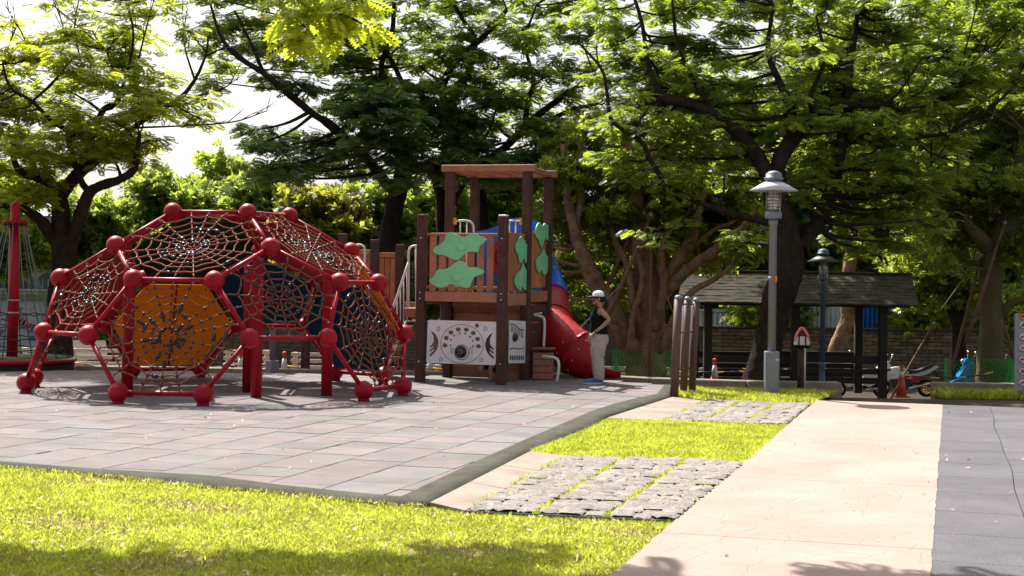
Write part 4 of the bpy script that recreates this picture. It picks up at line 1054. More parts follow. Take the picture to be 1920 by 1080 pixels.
def child():
    c = G(918, 717); bx, by = c[0], c[1]+.38
    root = thing('person', 'small child in dark clothes crouching under the white activity board', 'person', (bx, by, 0))
    L = lambda x, y, z: np.array([bx+x, by+y, z])
    v = [L(.20, .06, .30), L(.13, .03, .38), L(.03, 0, .40), L(-.04, 0, .36), L(-.10, 0, .30), L(-.12, -.02, .235)]
    e = [(0, 1), (1, 2), (2, 3), (3, 4), (4, 5)]; r = [.095, .09, .08, .04, .075, .072]
    def add(pts, rad, par):
        last = par
        for p_, q in zip(pts, rad): v.append(p_); r.append(q); e.append((last, len(v)-1)); last = len(v)-1
    for s in (-1, 1):
        add([L(.02, s*.10, .35), L(.01, s*.13, .20), L(.03, s*.12, .06), L(.0, s*.11, .025)], [.042, .034, .026, .024], 2)
        add([L(.10, s*.10, .20), L(.20, s*.11, .07), L(.10, s*.11, .035)], [.06, .045, .04], 0)
    b = skin_obj('body', v, e, r, 'skin', root)
    h = MB()
    for s in (-1, 1):
        for k in range(5): h.tube([L(0, s*(.09+.010*k), .02), L(-.03-.006*(2-abs(k-2)), s*(.085+.013*k), .012)], [.008, .006], 6)
    h.build('hand', 'skin', b)
    hr = MB(); hr.ball(L(-.095, .01, .285), .098, 16, 10, sc=(1, 1, .95)); hr.build('hair', 'hair', root)
    fa = MB(); fa.ball(L(-.145, -.05, .22), .052, 12, 8); fa.tube([L(-.17, -.08, .225), L(-.20, -.095, .205)], [.01, .008], 6); fa.build('face', 'skin', b)
    t_ = MB(); t_.tube(catmull([L(.22, .05, .27), L(.17, .04, .36), L(.08, .02, .42), L(.0, 0, .40)], 4), [.11]*3+[.115]*5+[.11]*4+[.09], 16); t_.build('shirt', 'black_cloth', root)
    s_ = MB()
    for s in (-1, 1): s_.tube([L(.2, .05+s*.05, .27), L(.11, s*.10, .20), L(.19, s*.11, .09)], [.085, .07, .055], 12)
    s_.build('shorts', 'black_cloth', root)
child()

# ================================================================== LAMPS
def lamp(loc, label, pole, box=True, bulge=False, cap='lamp_cap'):
    x, y, z = loc; root = thing('street_lamp', label, 'lamp', loc, 'park lamps'); B = np.array(loc)
    if box:
        MB().box(B+ZZ*.33, (.215, .215, .72), bev=.012).build('base_box', pole, root)
        MB().box(B+np.array([.0, -.109, .33]), (.17, .008, .5)).build('access_door', pole, root)
        MB().box(B+np.array([.07, -.112, .56]), (.055, .004, .028)).build('sticker', 'sticker_pink', root)
    else: MB().lathe(B, [(.10, -.1), (.10, .3), (.075, .34), (.07, .70), (.095, .74), (.095, .78), (.065, .82)], 16).build('base_sleeve', pole, root)
    MB().lathe(B, [(.064, .5), (.062, 2.70), (.075, 2.71), (.075, 2.80)], 18).build('pole', pole, root)
    MB().lathe(B, [(.13, 2.80), (.135, 2.82), (.135, 2.90), (.12, 2.92)], 24).build('collar', pole, root)
    g = MB()
    for k in range(6): t = k*math.pi/3+.3; g.tube([B+np.array([.128*math.cos(t), .128*math.sin(t), 2.91]), B+np.array([.128*math.cos(t), .128*math.sin(t), 3.27])], .008, 6)
    cg = g.build('cage', pole, root)
    MB().lathe(B, [(.12, 2.92), (.12, 3.26)], 24).build('glass', 'lamp_glass', cg)
    lv_ = MB()
    for k in range(6): h = 2.95+k*.052; lv_.lathe(B, [(.098, h), (.062, h+.036), (.06, h+.036), (.096, h-.004)], 20)
    lv_.build('louvres', 'louvre', cg, kind='stuff'); MB().lathe(B, [(.035, 2.92), (.035, 3.2)], 10).build('bulb', 'bag_white', cg)
    MB().lathe(B, [(.385, 3.245), (.39, 3.25), (.15, 3.385), (.14, 3.385), (.36, 3.25)], 36).build('shade', cap, root)
    MB().lathe(B, [(.13, 3.38), (.13, 3.42), (.155, 3.43), (.155, 3.455), (.128, 3.46), (.128, 3.52), (.06, 3.56), (.004, 3.57)], 24).build('cap', pole, root)
    return root
l1 = lamp(G(1446, 740), 'tall grey lamp on a box base beside the stone paving, nearest lamp', 'lamp_grey')
st_ = MB(); bpos = np.array(G(1446, 740)); c_ = P(1458, 523, bpos[1]); 
for t in range(1): st_.lathe((bpos[0], bpos[1], c_[2]), [(.0655, -.04), (.0655, .04)], 18)
st_.build('warning_band', 'lamp_grey', l1)
MB().box((bpos[0]+.045, bpos[1]-.052, c_[2]), (.06, .006, .10), (nrm([1, 1, 0]), nrm([-1, 1, 0]), ZZ)).build('sticker', 'sticker_orange', l1)
MB().box((bpos[0]+.048, bpos[1]-.057, c_[2]), (.03, .006, .04), (nrm([1, 1, 0]), nrm([-1, 1, 0]), ZZ)).build('sticker', 'bar_yellow', l1)
a = at(1541, 36.2); lamp(a, 'blue-grey lamp post standing in front of the dark shelter', 'lamp_blue', False, True, 'lamp_dark')
a = at(1805, 47.0); lamp(a, 'dark lamp between the propped trees near the right edge', 'lamp_dark', False, True, 'lamp_dark')
# short grey post seen below the dome
p = G(509, 705); p[1] += 1.4; p = np.array([p[0]*1.05, p[1], gz(p[0], p[1])])
root = thing('service_post', 'grey post with tapered box base behind the red dome', 'post', p)
MB().lathe(p, [(.15, -.1), (.12, .30), (.1, .31)], 4, sm=False).build('base_box', 'lamp_grey', root)
MB().lathe(p, [(.055, .3), (.055, 1.5), (.04, 1.53)], 14).build('pole', 'lamp_grey', root)

# ================================================================== THREE-POST FRAME
def triposts():
    pts = [(1268, 742, 563, 15), (1282, 737, 563, 13), (1298, 737, 563, 13)]
    b = [G(1263.5, 744), G(1281, 738), G(1297, 737)]
    root = thing('post_frame', 'three brown steel posts with ball caps joined by thin crossbars', 'post frame', b[0])
    ht = 1.50
    tops = []
    for i, q in enumerate(b):
        t_ = np.array([q[0]+.05, q[1], ht-.02*i]); tops.append(t_); r = .066 if i == 0 else .058
        o = MB().tube([np.array([q[0], q[1], -.12]), t_], r, 16).build('post', 'post_brown', root)
        MB().ball(t_+ZZ*.02, r*.95, 14, 8, sc=(1, 1, .8)).build('ball_cap', 'lamp_grey', o)
    for z in (1.42, .98, .40):
        pl = [np.array([b[i][0]+.05*z/ht, b[i][1], z]) for i in range(3)]
        MB().tube(pl, .014, 8).build('crossbar', 'post_brown', root)
    for i in range(2):
        m_ = lambda z: (np.array([b[i][0]+b[i+1][0], b[i][1]+b[i+1][1], 0])/2+np.array([.05*z/ht, 0, z]))
        MB().tube([m_(.4), m_(1.42)], .011, 8).build('rod', 'lamp_cap', root)
        MB().box(m_(.91)+np.array([-.03, .02, 0]), (.10, .014, 1.02)).build('slat', 'post_brown', root)
triposts()

# ================================================================== BAG ON POST
def bag():
    b = G(1514, 737); b = np.array([b[0], b[1]+.6, gz(b[0], b[1]+.6)])
    root = thing('wooden_post', 'thin dark post carrying a bag, in front of the shelter', 'post', b)
    MB().lathe(b, [(.055, -.1), (.05, 1.02), (.04, 1.04)], 12).build('shaft', 'wood_dark', root)
    MB().lathe(b+np.array([.08, .05, 0]), [(.016, -.05), (.016, .85)], 8).build('stick', 'white_metal', root)
    z = b[2]+.82; c = np.array([b[0], b[1]-.02, z])
    r2 = thing('hand_bag', 'pink, white and black tote bag hanging on a dark post', 'bag', c)
    sh = [(-.125, -.02), (-.125, .03), (-.075, .13), (.075, .13), (.125, .03), (.125, -.02), (.10, -.05), (-.10, -.05)]
    MB().prism([c+np.array([x, -.1, zz]) for x, zz in sh], np.array([0, 1.0, 0]), .08).build('body', 'bag_white', r2)
    MB().prism([c+np.array([x, -.106, zz]) for x, zz in ((-.128, -.01), (.128, -.01), (.118, -.065), (-.118, -.065))], np.array([0, 1.0, 0]), .09).build('bottom', 'black_cloth', r2)
    for s in (-1, 1): MB().box(c+np.array([s*.055, -.104, .075]), (.022, .008, .17)).build('strap', 'black_cloth', r2)
    MB().tube(catmull([c+np.array([-.115, -.07, .06]), c+np.array([-.075, -.06, .18]), c+np.array([-.02, -.03, .255]), c+np.array([.03, -.03, .255]), c+np.array([.08, -.06, .18]), c+np.array([.118, -.07, .02])], 5), .024, 8).build('towel', 'bag_pink', r2)
bag()

# ================================================================== SHELTER
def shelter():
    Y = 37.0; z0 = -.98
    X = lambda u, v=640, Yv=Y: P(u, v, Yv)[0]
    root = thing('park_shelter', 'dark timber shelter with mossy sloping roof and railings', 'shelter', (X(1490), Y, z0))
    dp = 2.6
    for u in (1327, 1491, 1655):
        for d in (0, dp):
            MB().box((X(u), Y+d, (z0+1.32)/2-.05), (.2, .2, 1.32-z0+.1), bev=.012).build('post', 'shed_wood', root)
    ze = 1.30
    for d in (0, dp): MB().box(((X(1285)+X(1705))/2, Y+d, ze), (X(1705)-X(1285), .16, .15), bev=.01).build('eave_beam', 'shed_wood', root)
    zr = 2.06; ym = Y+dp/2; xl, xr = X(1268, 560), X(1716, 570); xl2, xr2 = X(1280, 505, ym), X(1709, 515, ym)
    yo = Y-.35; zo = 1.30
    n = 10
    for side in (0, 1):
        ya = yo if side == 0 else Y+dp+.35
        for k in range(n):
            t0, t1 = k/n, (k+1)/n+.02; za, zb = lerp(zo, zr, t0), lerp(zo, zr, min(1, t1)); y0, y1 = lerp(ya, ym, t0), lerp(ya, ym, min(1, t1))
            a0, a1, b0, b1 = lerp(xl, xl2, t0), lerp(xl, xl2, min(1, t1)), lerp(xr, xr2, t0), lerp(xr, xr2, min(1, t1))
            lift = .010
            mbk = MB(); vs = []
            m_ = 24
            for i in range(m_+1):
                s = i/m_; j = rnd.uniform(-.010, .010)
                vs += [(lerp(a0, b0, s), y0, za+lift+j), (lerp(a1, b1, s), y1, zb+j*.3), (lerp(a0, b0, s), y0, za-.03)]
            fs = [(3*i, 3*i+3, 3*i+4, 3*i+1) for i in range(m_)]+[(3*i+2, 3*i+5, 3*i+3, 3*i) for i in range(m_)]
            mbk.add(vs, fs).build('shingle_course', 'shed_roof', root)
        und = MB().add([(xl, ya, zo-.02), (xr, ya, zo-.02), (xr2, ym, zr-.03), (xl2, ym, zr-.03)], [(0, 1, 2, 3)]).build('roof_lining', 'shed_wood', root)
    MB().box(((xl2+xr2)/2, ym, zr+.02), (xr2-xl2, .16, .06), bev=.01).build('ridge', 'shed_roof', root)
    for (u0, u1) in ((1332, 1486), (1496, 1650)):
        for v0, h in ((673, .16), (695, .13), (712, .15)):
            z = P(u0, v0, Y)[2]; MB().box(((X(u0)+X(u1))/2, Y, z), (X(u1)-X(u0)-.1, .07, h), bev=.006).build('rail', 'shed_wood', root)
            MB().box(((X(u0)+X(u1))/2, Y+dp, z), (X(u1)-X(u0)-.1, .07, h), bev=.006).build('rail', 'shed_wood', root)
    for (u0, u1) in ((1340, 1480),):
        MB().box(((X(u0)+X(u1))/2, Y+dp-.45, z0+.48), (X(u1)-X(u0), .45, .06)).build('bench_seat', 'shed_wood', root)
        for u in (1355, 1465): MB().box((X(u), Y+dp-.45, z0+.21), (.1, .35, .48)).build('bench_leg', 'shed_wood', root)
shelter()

# ================================================================== CONES, BARS AND BARRIERS
def cone(loc, label, h=.70, style=0):
    root = thing('traffic_cone', label, 'traffic cone', loc, 'traffic cones'); B = np.array(loc); r = lambda z: .135-(.135-.028)*z/h
    MB().box(B+ZZ*.0175, (.36, .36, .035), bev=.01).build('base', 'cone_orange' if style else 'cone_red', root)
    cuts = [(0, .50, 0), (.50, .88, 1), (.88, 1.0, 0)] if style == 0 else [(0, .66, 0), (.66, .86, 1), (.86, 1.0, 0)]
    for a_, b_, w_ in cuts:
        MB().lathe(B+ZZ*.03, [(r(a_*h), a_*h), (r(b_*h), b_*h)], 18).build('band', ('cone_white' if w_ else ('cone_orange' if style else 'cone_red')), root)
    MB().lathe(B+ZZ*.03, [(.032, h-.02), (.045, h), (.045, h+.05), (.02, h+.07)], 14).build('tip', 'cone_orange' if style else 'cone_red', root)
    return B+ZZ*(h*.86)
cl = [(132, 'traffic cone with red tip beside the rope mast platform'), (451, 'traffic cone seen under the orange panel of the dome'), (533, 'traffic cone just right of the grey post under the dome'), (806, 'traffic cone beside the left front post of the play tower'), (1156, 'red and white traffic cone right of the person in the white cap'), (1268, 'traffic cone half hidden behind the three brown posts'), (1340, 'red and white traffic cone between the brown posts and leaning trunk')]
CY_ = 33.6; tops = []
for u, lb in cl:
    q = P(u, 690, CY_); zz = gz(q[0], CY_); 
    tops.append(cone((q[0], CY_, zz), lb))
def striped(a_, b_, label, r=.018):
    L = np.linalg.norm(b_-a_); n = max(2, int(L/.30)); root = thing('barrier_bar', label, 'barrier bar', a_, 'striped barrier bars')
    sag = lambda t: lerp(a_, b_, t)-ZZ*.12*4*t*(1-t)*(1 if L > 2.2 else 0)
    for k in range(n): MB().tube([sag(k/n), sag((k+1)/n)], r, 8).build('stripe', 'bar_yellow' if k % 3 == 0 else 'bar_black', root)
nm = ['near the rope mast', 'left of the grey post under the dome', 'behind the blue panel of the dome', 'behind the tower slide', 'beside the brown trunk in netting', 'behind the three brown posts']
for i in range(len(tops)-1): striped(tops[i]-ZZ*.12, tops[i+1]-ZZ*.12, 'yellow and black barrier bar '+nm[i])
q = P(1690, 745, 37.4); cz = gz(q[0], 37.4)
c9 = cone((q[0], 37.4, cz), 'dull orange traffic cone at the end of the concrete path', .72, 1)
e9 = P(1900, 700, 37.4); striped(tops[-1]-ZZ*.12, np.array([P(1430, 690, 35)[0], 35, tops[-1][2]-.15]), 'yellow and black barrier bar beside the leaning trunk')
striped(c9-ZZ*.05, np.array([e9[0], 39.0, c9[2]-.05]), 'yellow and black barrier bar running right from the dull orange cone')
def barrier(u0, u1, Y, vt, label, nsl=3):
    a_, b_ = P(u0, vt, Y), P(u1, vt, Y); zt = a_[2]; zb = gz(a_[0], Y); W_ = b_[0]-a_[0]
    root = thing('slatted_barrier', label, 'barrier', ((a_[0]+b_[0])/2, Y, zb), 'white slatted barriers')
    for k in range(nsl): MB().box(((a_[0]+b_[0])/2, Y-.03, zt-.05-k*.15), (W_, .03, .085), bev=.004).build('slat', 'barrier_white', root)
    n = max(2, int(W_/1.15)+1)
    for k in range(n):
        x = lerp(a_[0]+.1, b_[0]-.1, k/(n-1)); MB().box((x, Y+.01, (zt+zb)/2), (.11, .04, zt-zb), bev=.006).build('upright', 'barrier_white', root)
barrier(38, 240, 34.6, 651, 'white slatted barrier beside the rope mast platform', 4)
barrier(420, 508, 34.6, 655, 'white slatted barrier left of the grey post under the dome', 4)
barrier(546, 660, 34.9, 660, 'white slatted barrier under the blue side of the dome', 4)
barrier(795, 828, 35.0, 683, 'short white slatted barrier beside the tower front left post', 2)
barrier(1120, 1215, 35.5, 686, 'white slatted barrier behind the person with the white cap', 2)
barrier(1235, 1480, 41.5, 688, 'low white barrier seen through the dark shelter', 2)

# ================================================================== SIGN AT RIGHT EDGE
def sign():
    Y = 27.3; a_, b_ = P(1904, 588, Y), P(1904, 735, Y); w_ = .62
    root = thing('rules_sign', 'grey sign board with a column of red prohibition symbols, right edge', 'sign', (a_[0]+w_/2, Y, b_[2]-.06))
    bd = MB().box((a_[0]+w_/2, Y+.03, (a_[2]+b_[2])/2), (w_, .06, a_[2]-b_[2]), bev=.01).build('board', 'sign_grey', root)
    MB().box((a_[0]+w_/2, Y+.05, b_[2]-.1), (w_*.7, .12, .25)).build('base', 'lamp_grey', root)
    for cx_ in (.135, .40):
        for k, v in enumerate((593, 609, 631, 652, 674, 696, 717)):
            c = P(1917, v, Y-.004); c = np.array([a_[0]+cx_, Y-.002, c[2]]); yb = np.array([0, -1.0, 0])
            if k == 0:
                MB().prism([c+np.array([math.cos(t)*.075, 0, math.sin(t)*.06]) for t in np.linspace(0, 2*math.pi, 20, endpoint=False)], yb, .004).build('symbol', 'gold_rim', bd)
                rr = MB(); ringprism(rr, c+yb*.004, .06, .011, x0, ZZ, yb, .003, sx=1.25); rr.build('symbol_ring', 'sign_red', bd); MB().box(c+yb*.007, (.06, .004, .022)).build('glyph', 'ink', bd); continue
            MB().prism([c+np.array([math.cos(t)*.078, 0, math.sin(t)*.073]) for t in np.linspace(0, 2*math.pi, 22, endpoint=False)], yb, .004).build('symbol', 'sign_white', bd)
            rr = MB(); ringprism(rr, c+yb*.004, .073, .011, x0, ZZ, yb, .003, sx=1.07); rr.build('symbol_ring', 'sign_red', bd)
            rr = MB()
            if k == 1:
                for dx, h in ((-.02, .04), (.012, .06), (.034, .03)): rr.box(c+np.array([dx, -.006, h/2-.03]), (.02, .004, h))
            elif k == 2: rr.prism([c+np.array([x, -.004, z]) for x, z in ((-.045, -.02), (.0, -.02), (.045, .02), (.035, .03), (-.005, .005), (-.045, .0))], yb, .004)
            elif k == 3: rr.tube([c+np.array([-.03, -.006, .03]), c+np.array([.035, -.006, -.03])], .007, 5)
            elif k == 4:
                rr.prism([c+np.array([x, -.004, z]) for x, z in ((-.045, .005), (-.03, .018), (.03, .018), (.045, .03), (.04, -.0), (.035, -.03), (.022, -.03), (.02, -.003), (-.02, -.003), (-.025, -.03), (-.037, -.03))], yb, .004)
            elif k == 5: rr.ball(c+np.array([-.01, -.006, .025]), .014, 8, 6, sc=(1, .3, 1)); rr.box(c+np.array([0, -.006, -.008]), (.055, .004, .032))
            else:
                for sx in (-.028, .028): ringprism(rr, c+np.array([sx, -.006, -.012]), .019, .005, x0, ZZ, yb, .003, n=16)
                rr.tube([c+np.array([-.028, -.007, -.012]), c+np.array([.005, -.007, .015]), c+np.array([.028, -.007, -.012])], .004, 4)
            rr.build('glyph', 'ink', bd)
            MB().tube([c+np.array([-.045, -.010, -.045]), c+np.array([.045, -.010, .045])], .005, 5).build('slash', 'sign_red', bd)
sign()

# ================================================================== MOTORBIKES
def wheel(c, r, parent, rim='gold_rim', ww=.09):
    ty = MB(); n = 28
    ty.tube([np.asarray(c)+np.array([math.cos(t)*(r-ww/2), 0, math.sin(t)*(r-ww/2)]) for t in np.linspace(0, 2*math.pi, n+1)], ww/2, 10, False); o = ty.build('wheel', 'tyre', parent)
    rm = MB(); ringprism(rm, np.asarray(c)+np.array([0, .02, 0]), r-ww+.01, .022, x0, ZZ, np.array([0, -1.0, 0]), .04, n=28)
    for k in range(5): t = k*1.2566; rm.tube([np.asarray(c), np.asarray(c)+np.array([math.cos(t), 0, math.sin(t)])*(r-ww)], .014, 6)
    rm.build('rim', rim, o)
def motorbike(loc, label):
    root = thing('motorcycle', label, 'motorcycle', loc); B = np.array(loc); L = lambda x, z, y=0: B+np.array([x, y, z])
    wheel(L(.66, .26), .26, root); wheel(L(-.66, .26), .26, root)
    yb = np.array([0, 1.0, 0])
    def slab(pts, th, m, nme): MB().prism(smoothloop([L(x, z, -th/2) for x, z in pts], 3), yb, th).build(nme, m, root)
    slab([(-.55, .72), (-.30, .86), (.02, .84), (.10, .70), (-.05, .58), (-.35, .52), (-.62, .55)], .30, 'bike_white', 'fairing')
    slab([(-.78, .82), (-.58, .98), (-.45, 1.0), (-.42, .86), (-.55, .74)], .26, 'bike_white', 'nose')
    slab([(.05, .80), (.35, .78), (.62, .88), (.82, .95), (.80, .88), (.55, .76), (.25, .68), (.05, .70)], .22, 'seat_black', 'seat')
    slab([(.15, .70), (.48, .74), (.88, .90), (.98, .88), (.62, .66), (.2, .60)], .16, 'bike_white', 'tail')
    MB().box(L(.96, .885), (.07, .10, .045), bev=.01).build('tail_light', 'bike_red', root)
    slab([(-.10, .44), (.45, .62), (.50, .56), (-.05, .36)], .20, 'bike_red', 'belly_stripe')
    slab([(-.35, .50), (.15, .52), (.22, .30), (-.05, .20), (-.32, .26)], .24, 'seat_black', 'engine')
    MB().tube([L(-.66, .26, -.1), L(-.50, .85, -.1)], .025, 8).build('fork', 'gold_rim', root); MB().tube([L(-.66, .26, .1), L(-.50, .85, .1)], .025, 8).build('fork', 'gold_rim', root)
    MB().tube([L(.66, .26, -.08), L(.05, .38, -.08)], .03, 8).build('swing_arm', 'gold_rim', root)
    MB().tube([L(.10, .25, -.14), L(.45, .34, -.16), L(.72, .42, -.17)], [.03, .045, .05], 10).build('exhaust', 'chrome', root)
    slab([(.86, .80), (.98, .66), (1.0, .56), (.94, .58), (.80, .76)], .15, 'seat_black', 'mudguard')
    MB().tube([L(-.45, 1.0, -.33), L(-.48, 1.02, 0), L(-.45, 1.0, .33)], .016, 8).build('handlebar', 'seat_black', root)
    for s in (-1, 1):
        MB().tube([L(-.48, 1.02, s*.22), L(-.42, 1.18, s*.30)], .010, 6).build('mirror_stalk', 'chrome', root)
        MB().ball(L(-.41, 1.21, s*.31), .055, 10, 8, sc=(.6, 1, .75)).build('mirror', 'chrome', root)
def scooter(loc, label, m, rim='chrome'):
    root = thing('scooter', label, 'scooter', loc); B = np.array(loc); L = lambda x, z, y=0: B+np.array([x, y, z]); yb = np.array([0, 1.0, 0])
    wheel(L(.60, .22), .22, root, rim); wheel(L(-.60, .22), .22, root, rim)
    def slab(pts, th, mm, nme): MB().prism(smoothloop([L(x, z, -th/2) for x, z in pts], 3), yb, th).build(nme, mm, root)
    slab([(-.62, .56), (-.50, .78), (-.38, .98), (-.28, 1.0), (-.30, .72), (-.22, .36), (-.36, .30), (-.45, .44)], .34, m, 'leg_shield')
    slab([(-.84, .40), (-.66, .52), (-.48, .50), (-.45, .42), (-.62, .44), (-.80, .34)], .14, m, 'front_mudguard')
    slab([(-.32, .34), (.12, .34), (.14, .26), (-.30, .24)], .30, 'seat_black', 'floorboard')
    slab([(.05, .34), (.10, .68), (.30, .74), (.70, .74), (.92, .66), (.78, .50), (.45, .40), (.20, .30)], .30, m, 'rear_body')
    slab([(.02, .72), (.10, .80), (.45, .78), (.80, .82), (.82, .76), (.45, .70), (.1, .68)], .24, 'seat_black', 'seat')
    slab([(-.46, .98), (-.40, 1.10), (-.26, 1.10), (-.22, 1.0), (-.32, .95)], .26, m, 'headset')
    MB().ball(L(-.46, 1.02), .07, 12, 8).build('headlight', 'chrome', root)
    MB().tube([L(-.22, 1.06, -.32), L(-.30, 1.06, 0), L(-.22, 1.06, .32)], .016, 8).build('handlebar', 'seat_black', root)
    MB().box(L(.93, .66), (.05, .14, .07), bev=.01).build('tail_light', 'bike_red', root)
    MB().tube([L(.15, .22, -.16), L(.75, .30, -.18)], [.03, .05], 10).build('exhaust', 'chrome', root)
    for s in (-1, 1):
        MB().tube([L(-.26, 1.06, s*.25), L(-.22, 1.24, s*.33)], .010, 6).build('mirror_stalk', 'chrome', root); MB().ball(L(-.22, 1.27, s*.34), .06, 10, 8, sc=(.5, 1, .7)).build('mirror', 'chrome', root)
Yb = 43.5; q = at(1694, Yb); motorbike(q, 'white sport motorcycle with red stripe behind the orange cone')
q = at(1612, 42.2); scooter(q, 'white scooter parked behind the shelter railing', 'bike_white')
q = at(1836, 41.0); scooter(q, 'bright blue scooter parked left of the netted trunk', 'bike_blue')
q = at(1893, 42.5); scooter(q, 'teal scooter parked right of the netted trunk', 'bike_teal')

# ================================================================== BLOCK WALL
def wall():
    Y = 50.0; zb = -1.47; xl, xr = P(205, 640, Y)[0], P(2100, 640, Y)[0]; zt = .27
    root = thing('block_wall', 'long low wall of rough brown stone blocks behind the shelter', 'wall', ((xl+xr)/2, Y, zb))
    MB().box(((xl+xr)/2, Y+.14, (zt+zb)/2), (xr-xl, .22, zt-zb-.02)).build('core', 'mortar', root)
    bw, bh = .46, .124; nr = int((zt-zb)/bh)
    me = bpy.data.meshes.new('block'); bm = MB().box((0, 0, 0), (bw-.014, .10, bh-.014), bev=.008); me.from_pydata(bm.v, [], bm.f); me.materials.append(MATS['wall_block']); me.update()
    rest_ = MB(); cnt = 0; org = np.array(root.location)
    lo_, hi_ = P(1330, 640, Y)[0], P(1910, 640, Y)[0]
    for r in range(nr):
        x = xl+(r % 2)*bw/2
        while x < xr-bw:
            c = np.array([x+bw/2, Y+rnd.uniform(-.015, .015), zt-bh*(r+.5)])
            vis_ = lo_ < c[0] < hi_ and r < 13
            if vis_ and cnt < 298: link('block', me, root, c-org); cnt += 1
            else: rest_.box(c, (bw-.014, .10, bh-.014))
            x += bw
    rest_.build('more_blocks', 'wall_block', root, kind='stuff')
    n = int((xr-xl)/1.5)
    for k in range(n):
        a_ = xl+(xr-xl)*k/n; MB().box((a_+(xr-xl)/n/2, Y+.1, zt+.035), ((xr-xl)/n-.012, .42, .07), bev=.01).build('coping_stone', 'mortar', root)
wall()
# ================================================================== BACKGROUND BUILDINGS
def corrugated(u0, u1, Y, ztop, m, name, label):
    a_, b_ = P(u0, 600, Y)[0], P(u1, 600, Y)[0]; zb = -1.45; n = int((b_-a_)/.1)
    root = thing(name, label, 'shed', ((a_+b_)/2, Y, zb))
    seg = max(1, int((b_-a_)/1.1)); w_ = (b_-a_)/seg
    for s in range(seg):
        vs = []; k = 20
        for i in range(k+1):
            x = a_+w_*s+(w_-.01)*i/k; y = Y+(.03 if i % 2 else -.03); vs += [(x, y, zb), (x, y, ztop)]
        MB().add(vs, [(2*i, 2*i+2, 2*i+3, 2*i+1) for i in range(k)]).build('metal_sheet', m if (s % 4) else 'corr_white', root)
    MB().box(((a_+b_)/2, Y+.9, ztop+.05), (b_-a_+.2, 1.9, .08)).build('flat_roof', 'corr_white', root)
    MB().box(((a_+b_)/2, Y+1.8, (ztop+zb)/2), (b_-a_, .05, ztop-zb)).build('back_wall', m, root)
corrugated(1296, 1390, 52.6, .75, 'corr_blue', 'metal_shed', 'low blue corrugated shed beyond the wall left of the leaning trunk')
corrugated(1500, 1672, 52.4, 1.25, 'corr_blue', 'metal_shed', 'blue corrugated metal shed seen through the shelter')
corrugated(1700, 1960, 53, .8, 'corr_teal', 'metal_shed', 'pale blue corrugated shed beyond the wall at right')
def hall():
    Y = 78.0; X = lambda u, v=500: P(u, v, Y)[0]; Zp = lambda v, u=60: P(u, v, Y)[2]
    root = thing('stone_hall', 'beige stone hall with arched windows and slate roof at far left', 'building', (X(60), Y, -1.45))
    xl, xr, zt, zb = X(-160), X(262), Zp(405), -1.45
    MB().box(((xl+xr)/2, Y+5, (zt+zb)/2), (xr-xl, 10, zt-zb)).build('wall', 'stone_beige', root)
    MB().add([(xl-.3, Y-.4, zt), (xr+.3, Y-.4, zt), (xr+.3, Y+10.4, zt), (xl-.3, Y+10.4, zt), (xl+2, Y+4, zt+1.0), (xr-2, Y+4, zt+1.0), (xr-2, Y+6, zt+1.0), (xl+2, Y+6, zt+1.0)], [(0, 1, 5, 4), (1, 2, 6, 5), (2, 3, 7, 6), (3, 0, 4, 7), (4, 5, 6, 7), (3, 2, 1, 0)]).build('roof', 'roof_slate', root)
    for v, h in ((412, .3), (503, .22)): MB().box(((xl+xr)/2, Y-.1, Zp(v)), (xr-xl+.1, .22, h)).build('cornice', 'stone_beige', root)
    for u in range(-140, 260, 46):
        c = X(u+2); wdt = .55
        pts = [(c-wdt, Zp(548)), (c+wdt, Zp(548)), (c+wdt, Zp(526))]+[(c+wdt*math.cos(t), Zp(526)+.42*math.sin(t)) for t in np.linspace(.2, math.pi-.2, 8)]+[(c-wdt, Zp(526))]
        fr = MB().prism([np.array([x, Y-.03, z]) for x, z in pts], np.array([0, -1.0, 0]), .05).build('window', 'glass_dark', root)
        b_ = MB()
        for dx in (-.28, 0, .28): b_.box((c+dx, Y-.09, Zp(536)), (.04, .03, .75))
        b_.build('glazing_bars', 'stone_beige', fr, kind='stuff')
        fr2_ = MB().prism([np.array([x, Y-.03, z]) for x, z in ((c-.4, Zp(492)), (c+.4, Zp(492)), (c+.4, Zp(430)), (c-.4, Zp(430)))], np.array([0, -1.0, 0]), .04).build('window', 'glass_dark', root)
        for s in (-1, 1): MB().box((c+s*.63, Y-.12, (Zp(500)+Zp(415))/2), (.22, .22, Zp(415)-Zp(500))).build('pilaster', 'stone_beige', root)
    bl = MB(); 
    for k in range(60): x = lerp(xl, X(110), (k+.5)/60); bl.box((x, Y-1.2, Zp(552)), (.07, .07, .55))
    bl.build('balusters', 'stone_beige', root, kind='stuff')
    for v in (543, 562): MB().box(((xl+X(110))/2, Y-1.2, Zp(v)), (X(110)-xl, .18, .09)).build('balustrade_rail', 'stone_beige', root)
    MB().box(((xl+X(110))/2, Y-1.2, (Zp(563)+zb)/2), (X(110)-xl, .3, Zp(563)-zb)).build('terrace_wall', 'stone_beige', root)
hall()
